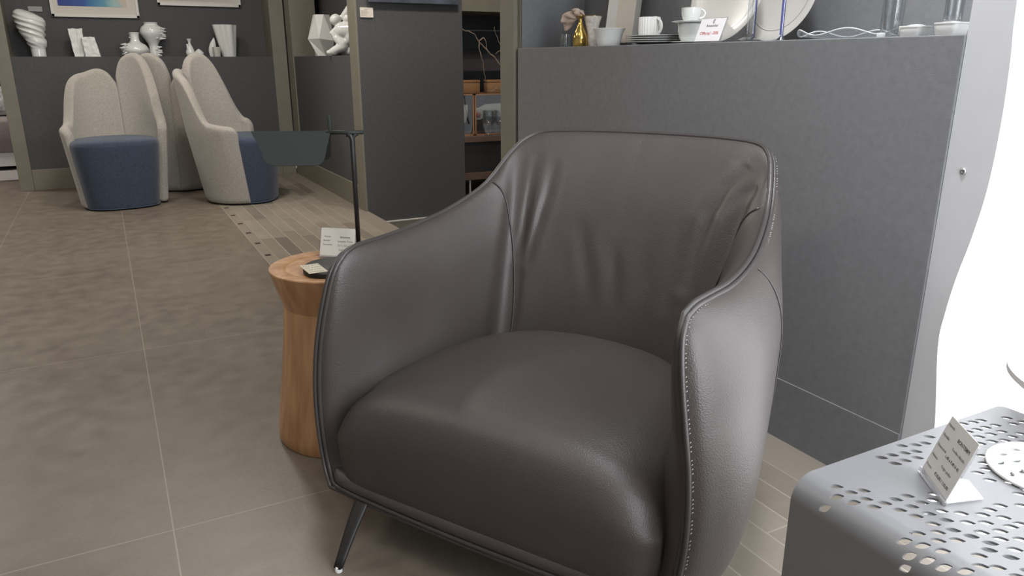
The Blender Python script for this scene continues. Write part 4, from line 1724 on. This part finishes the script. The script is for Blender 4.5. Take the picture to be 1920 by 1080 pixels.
bm = BM(); lettering(bm, 'Offerta! -30%', 0.0118, m4 @ Matrix.Translation((0, 0, 0.0004)), 0.043, 0.0185, 'CENTER', 0.0001)
link('offer_text', bm, M_red, sp_, smooth=False)


def leaning_plate(name, label, c, r, yaw, tilt, sx=1.0, line=False):
    root = thing(name, label, 'plate', c)
    M4 = Matrix.Translation(c) @ Matrix.Rotation(yaw, 4, 'Z') @ Matrix.Rotation(radians(-90) + tilt, 4, 'Y') @ Matrix.Diagonal((sx, 1, 1, 1))
    bm = BM()
    lathe(bm, [(0, 0.006), (r * .72, 0.006), (r * .78, 0.009), (r * .985, 0.0165), (r, 0.016), (r * .99, 0.0135), (r * .76, 0.004), (r * .70, 0.0), (0, 0.0)], 96, mat4=M4)
    link('dish', bm, M_cream, root, angle=40)
    if line:
        bm = BM()
        tube(bm, [M4 @ Vector((r * .775 * cos(a), r * .775 * sin(a), 0.0090)) for a in [2 * pi * k / 96 for k in range(96)]], 0.0008, 6, closed=True)
        link('rim_line', bm, M_ink_light, root)


leaning_plate('serving_plate', 'large cream serving plate leaning behind the stacked cups', (1.608, 1.722, ZR + 0.134), 0.137, radians(2), radians(13))
leaning_plate('serving_plate', 'large cream plate with fine rim line leaning behind the crystal candlestick', (1.672, 1.588, ZR + 0.125), 0.127, radians(2), radians(13), 1.0, True)

cn = thing('crystal_candlestick', 'clear crystal candlestick with blue streak in front of the leaning plate', 'candlestick', (1.512, 1.541, ZR))
bm = BM(); lathe(bm, [(0, 0), (.029, 0), (.029, .005), (.020, .009), (.010, .012), (.0065, .020), (.0065, .20), (0, .20)], 12, (1.512, 1.541, ZR)); link('stem', bm, M_glass, cn, smooth=False)
bm = BM(); box(bm, 1.517, 1.521, 1.528, 1.533, ZR + .012, ZR + .20); link('blue_streak', bm, M_glass_blue, cn, smooth=False)
cn = thing('blue_glass_rod', 'tall thin blue glass stem standing right of the leaning plates', 'glass stem', (1.512, 1.430, ZR))
bm = BM(); lathe(bm, [(0, 0), (.014, 0), (.013, .003), (.0055, .008), (.0045, .02), (.0048, .10), (.0045, .20), (0, .20)], 20, (1.512, 1.430, ZR)); link('stem', bm, M_glass_blue, cn)

bm = BM()
rows = []
for i in range(13):
    t = i / 12
    ring = []
    for k in range(120):
        a = 2 * pi * k / 120
        r = 0.045 + 0.075 * t
        ring.append((1.570 + r * cos(a) * 0.8, 1.283 + r * sin(a), ZR + 0.002 + 0.010 * t ** 1.5 + 0.007 * t * t * cos(5 * a + 0.3) + 0.004 * t))
    rows.append(ring)
V = [[bm.verts.new(p) for p in r] for r in rows]
for i in range(12):
    for k in range(120):
        bm.faces.new((V[i][k], V[i][(k + 1) % 120], V[i + 1][(k + 1) % 120], V[i + 1][k]))
bm.faces.new(V[0])
gb = thing('wavy_glass_bowl', 'shallow clear glass bowl with wavy rim on the right shelf', 'bowl', (1.570, 1.283, ZR))
o = link('dish', bm, M_glass, gb)
bm = BM()
tube(bm, [p for p in rows[-1]], 0.0016, 8, closed=True)
link('rim', bm, material('frosted glass rim', (0.55, 0.58, 0.58), 0.25), gb)
bm = BM(); box(bm, 1.500, 1.512, 1.137, 1.150, ZR + 0.0002, ZR + 0.0105, bevel=0.001)
on_shelf('glass_cube', 'tiny frosted glass cube beside the wavy glass bowl', 'glass block', bm, material('frosted glass', (0.6, 0.62, 0.62), 0.3))


def square_dish(name, label, cx_, cy_, s, h):
    root = thing(name, label, 'dish', (cx_, cy_, ZR))
    bm = BM()
    lathe(bm, [(0, 0), (s * .80, 0), (s * .92, h * .2), (s, h * .8), (s, h), (s * .9, h), (s * .8, h * .3), (0, h * .2)], 64, (cx_, cy_, ZR), lambda a, z: (abs(cos(a)) ** 5 + abs(sin(a)) ** 5) ** (-1 / 5))
    link('body', bm, M_bisque, root, angle=40)
    bm = BM()
    z = h + 0.0004
    lathe(bm, [(0, z), (s * 1.04, z), (s * 1.04, z + .003), (s * .6, z + .0036), (s * .3, z + .006), (0, z + .0065)], 64, (cx_, cy_, ZR), lambda a, z: (abs(cos(a)) ** 5 + abs(sin(a)) ** 5) ** (-1 / 5))
    link('lid', bm, M_bisque, root, angle=40)
    return h + 0.0069


def glass(name, label, cx_, cy_, z, r, h):
    bm = BM()
    lathe(bm, [(0, z), (r * .85, z), (r * .9, z + .004), (r, z + h), (r * .95, z + h), (r * .84, z + .010), (0, z + .009)], 40, (cx_, cy_, 0))
    on_shelf(name, label, 'glass', bm, M_glass)


square_dish('lidded_dish', 'small white lidded porcelain dish right of the tall glass', 1.530, 1.080, .0255, .019)
h2 = square_dish('lidded_dish', 'small white lidded dish at right end of the shelf, a glass standing on it', 1.530, 1.002, .0255, .023)
glass('tall_glass', 'tall clear glass standing on the shelf beside the glass cube', 1.545, 1.150, ZR + 0.0002, .024, .16)
glass('tall_glass', 'tall clear glass standing on the lid of the rightmost dish', 1.530, 1.002, ZR + h2, .019, .15)

# ------------------------------------------------------------------ beyond the passage
YC = 6.30
sb = thing('sideboard', 'dark oak sideboard with walnut boards seen through the passage', 'sideboard', (3.1, YC + 0.2, -0.25))
bm = BM(); box(bm, 2.45, 3.75, YC - 0.02, YC + 0.46, 0.240, 0.288, bevel=0.002); link('top_board', bm, M_walnut, sb, smooth=False)
bm = BM(); box(bm, 2.47, 3.73, YC + 0.02, YC + 0.45, -0.040, 0.240); link('body', bm, M_dark, sb, smooth=False)
bm = BM(); box(bm, 2.45, 3.75, YC - 0.02, YC + 0.46, -0.102, -0.040, bevel=0.002); link('lower_board', bm, M_walnut, sb, smooth=False)
for x, y in ((2.895, YC + 0.02), (3.65, YC + 0.02), (2.55, YC + 0.40), (3.65, YC + 0.40)):
    bm = BM(); box(bm, x - .007, x + .007, y - .007, y + .007, -0.25, -0.102); link('leg', bm, M_glide, sb, smooth=False)
dc = thing('copper_display_case', 'copper framed glass display case standing on the sideboard', 'display case', (3.0, YC + 0.25, 0.288))
x0, x1, y0, y1, z0, z1 = 2.55, 3.60, YC + 0.10, YC + 0.42, 0.2885, 0.660
xm = 2.992
bm = BM()
t = 0.011
for za in (z0, z1 - t):
    for ya in (y0, y1 - t):
        box(bm, x0, x1, ya, ya + t, za, za + t)
    for xa in (x0, xm - t / 2, x1 - t):
        box(bm, xa, xa + t, y0, y1, za, za + t)
for xa in (x0, xm - t - 0.006, xm + 0.006, x1 - t):
    for ya in (y0, y1 - t):
        box(bm, xa, xa + t, ya, ya + t, z0, z1)
link('frame', bm, M_copper, dc, smooth=False)
bm = BM(); box(bm, x0 + t, xm - t, y0 + .003, y0 + .007, z0 + t, z1 - t); link('door', bm, M_glass, dc, smooth=False)
bm = BM(); box(bm, xm + t, x1 - t, y0 + .003, y0 + .007, z0 + t, z1 - t); link('door', bm, M_glass, dc, smooth=False)
bm = BM(); box(bm, x0 + t, x1 - t, y1 - .007, y1 - .003, z0 + t, z1 - t); link('back_panel', bm, material('grey felt', (0.16, 0.15, 0.155), 0.9), dc, smooth=False)
bm = BM()
prism(bm, [(2.88, 0), (2.945, 0), (2.968, 0.06), (2.968, 0.16), (2.88, 0.16)], YC + 0.20, YC + 0.202)
bm.transform(Matrix(((1, 0, 0, 0), (0, 0, 1, 0), (0, 1, 0, 0.40), (0, 0, 0, 1))))
tag(link('price_leaflet', bm, M_paper, smooth=False), 'white leaflet hanging behind the left pane of the copper case', 'leaflet')
lf = thing('flower_leaflet', 'white leaflet printed with an orange flower behind the right glass pane', 'leaflet', (3.03, YC + 0.2, 0.42))
bm = BM(); prism(bm, [(3.045, 0.42), (3.10, 0.42), (3.14, 0.45), (3.34, 0.44), (3.34, 0.565), (3.15, 0.56), (3.08, 0.53), (3.045, 0.53)], YC + 0.20, YC + 0.202)
bm.transform(Matrix(((1, 0, 0, 0), (0, 0, 1, 0), (0, 1, 0, 0), (0, 0, 0, 1)))); lfc = link('sheet', bm, M_paper, lf, smooth=False)
bm = BM(); lathe(bm, [(0, 0), (0.026, 0), (0.026, 0.001), (0, 0.001)], 32, (0, 0, 0), lambda a, z: 1 + 0.18 * cos(6 * a), Matrix.Translation((3.078, YC + 0.199, 0.462)) @ Matrix.Rotation(radians(90), 4, 'X')); link('flower_print', bm, material('orange print', (0.62, 0.20, 0.12), 0.6), lfc)


def goblet(label, x, y):
    bm = BM()
    lathe(bm, [(p.x, p.y) for p in smoothcurve([(0, 0, 0), (.038, 0, 0), (.036, .004, 0), (.008, .014, 0), (.006, .06, 0), (.012, .085, 0), (.040, .115, 0), (.052, .155, 0), (.052, .215, 0), (.049, .215, 0), (.048, .155, 0), (.036, .12, 0), (0, .098, 0)], 4) if p.x >= 0], 40, (x, y, 0.2885))
    tag(link('goblet', bm, M_glass), label, 'goblet', 'goblets on the sideboard')


goblet('clear stemmed goblet on the sideboard, left of the pair', 3.098, YC + 0.030)
goblet('clear stemmed goblet on the sideboard, right of the pair', 3.212, YC + 0.026)
for k, (xa, xb) in enumerate(((2.86, 3.08), (3.155, 3.40))):
    root = thing('storage_box', ('tan leather box on the copper case, left of two', 'tan leather box on the copper case, partly behind the column')[k], 'box', ((xa + xb) / 2, YC + 0.26, 0.661))
    bm = BM(); box(bm, xa, xb, YC + 0.16, YC + 0.24, 0.661, 0.755, bevel=0.006); link('body', bm, M_tan, root, angle=40)
    bm = BM(); box(bm, xa - .002, xb + .002, YC + 0.158, YC + 0.242, 0.7555, 0.780, bevel=0.005); link('lid', bm, M_tan, root, angle=40)
wc = thing('wall_cabinet', 'black wall cabinet with a glass shelf, above the tan boxes', 'cabinet', (3.1, 6.8, 1.03))
bm = BM()
for b_ in ((2.4, 4.1, 6.97, 6.99, 1.03, 1.40), (2.4, 4.1, 6.90, 6.99, 1.020, 1.040), (2.4, 2.42, 6.90, 6.99, 1.02, 1.40), (4.08, 4.10, 6.90, 6.99, 1.02, 1.40)):
    box(bm, *b_)
link('carcass', bm, M_black, wc, smooth=False)
bm = BM(); box(bm, 2.42, 4.08, 6.90, 6.97, 1.222, 1.230); link('shelf', bm, material('pale glass edge', (0.30, 0.33, 0.33), 0.2), wc, smooth=False)
lb2 = thing('low_shelf', 'black low wall shelf behind the tan leather boxes', 'shelf', (3.1, 6.8, 0.75))
bm = BM(); box(bm, 2.4, 4.1, 6.92, 6.99, 0.50, 0.852); link('carcass', bm, M_black, lb2, smooth=False)

tw = thing('dried_branch', 'dried twisting branch hanging out from behind the column in the passage', 'branch', (3.36, 5.9, 0.9))
rnd = random.Random(5)


def twig(pts, r):
    bm = BM()
    c = smoothcurve(pts, 6)
    c = [p + Vector((noise.noise(p * 25), noise.noise(p * 25 + Vector((5, 0, 0))), noise.noise(p * 25 + Vector((0, 7, 0))))) * 0.012 for p in c]
    tube(bm, c, [r * (1 - 0.7 * k / len(c)) for k in range(len(c))], 6)
    link('twig', bm, M_twig, tw)


YT = 5.95
twig([(3.10, YT, 0.78), (3.03, YT, 0.92), (2.92, YT, 1.02), (2.83, YT, 1.10), (2.79, YT, 1.16), (2.70, YT, 1.19), (2.66, YT, 1.21)], .008)
twig([(2.83, YT, 1.10), (2.88, YT, 1.13), (2.90, YT, 1.05), (2.91, YT, 1.0)], .005)
twig([(2.83, YT, 1.10), (2.84, YT, 1.02), (2.87, YT, 0.93), (2.88, YT, 0.82), (2.90, YT, 0.76)], .006)
twig([(3.10, YT, 0.80), (3.05, YT, 1.02), (3.0, YT, 1.14), (2.97, YT, 1.22)], .005)
twig([(3.10, YT, 0.80), (3.06, YT, 1.03), (2.98, YT, 1.0)], .005)
twig([(3.12, YT, 0.62), (3.00, YT, 0.72), (2.93, YT, 0.70), (2.90, YT, 0.755)], .006)
twig([(3.14, YT, 0.35), (3.10, YT, 0.60), (3.10, YT, 0.82)], .010)
bm = BM(); lathe(bm, [(0, -0.25), (.09, -0.25), (.12, -0.1), (.10, 0.2), (.05, 0.36), (.055, 0.40), (.045, 0.40), (.04, 0.3), (0, 0.25)], 40, (3.235, YT, 0))
tag(link('floor_vase', bm, M_porcelain), 'tall white floor vase holding the dried branch behind the column', 'vase')

# ------------------------------------------------------------------ lounge seen past the left post
sf = thing('sofa', 'mauve grey sofa in the next room beyond the left post', 'sofa', (-1.4, 8.5, 0))
bm = BM(); box(bm, -2.3, -0.55, 8.1, 9.0, 0.17, 0.46, bevel=0.03); link('seat', bm, M_sofa, sf)
bm = BM(); box(bm, -2.3, -0.55, 8.75, 9.05, 0.461, 0.72, bevel=0.04); link('backrest', bm, M_sofa, sf)
bm = BM(); box(bm, -2.28, -0.57, 8.12, 9.0, 0.05, 0.169); link('plinth', bm, material('white plinth', (0.72, 0.71, 0.70), 0.5), sf, smooth=False)
for x in (-2.2, -0.65):
    for y in (8.2, 8.9):
        bm = BM(); box(bm, x - .03, x + .03, y - .03, y + .03, 0.012, 0.05); link('leg', bm, M_leg, sf, smooth=False)
th_ = thing('patterned_cushion', 'black and white patterned cushion on the sofa in the next room', 'cushion', (-0.95, 8.62, 0.47))
bm = BM(); bmesh.ops.create_uvsphere(bm, u_segments=32, v_segments=20, radius=1.0, matrix=Matrix.Translation((-0.87, 8.62, 0.60)) @ Matrix.Rotation(radians(-15), 4, 'X') @ Matrix.Diagonal((0.24, 0.07, 0.135, 1)))
link('cover', bm, material('black and white print', (0.42, 0.42, 0.42), 0.9, vary=0.9, vscale=22), th_)
bm = BM(); box(bm, -2.6, -0.30, 7.45, 9.3, 0.0, 0.012, bevel=0.003)
tag(link('rug', bm, M_rug, smooth=False), 'speckled grey rug under the sofa in the next room', 'rug')
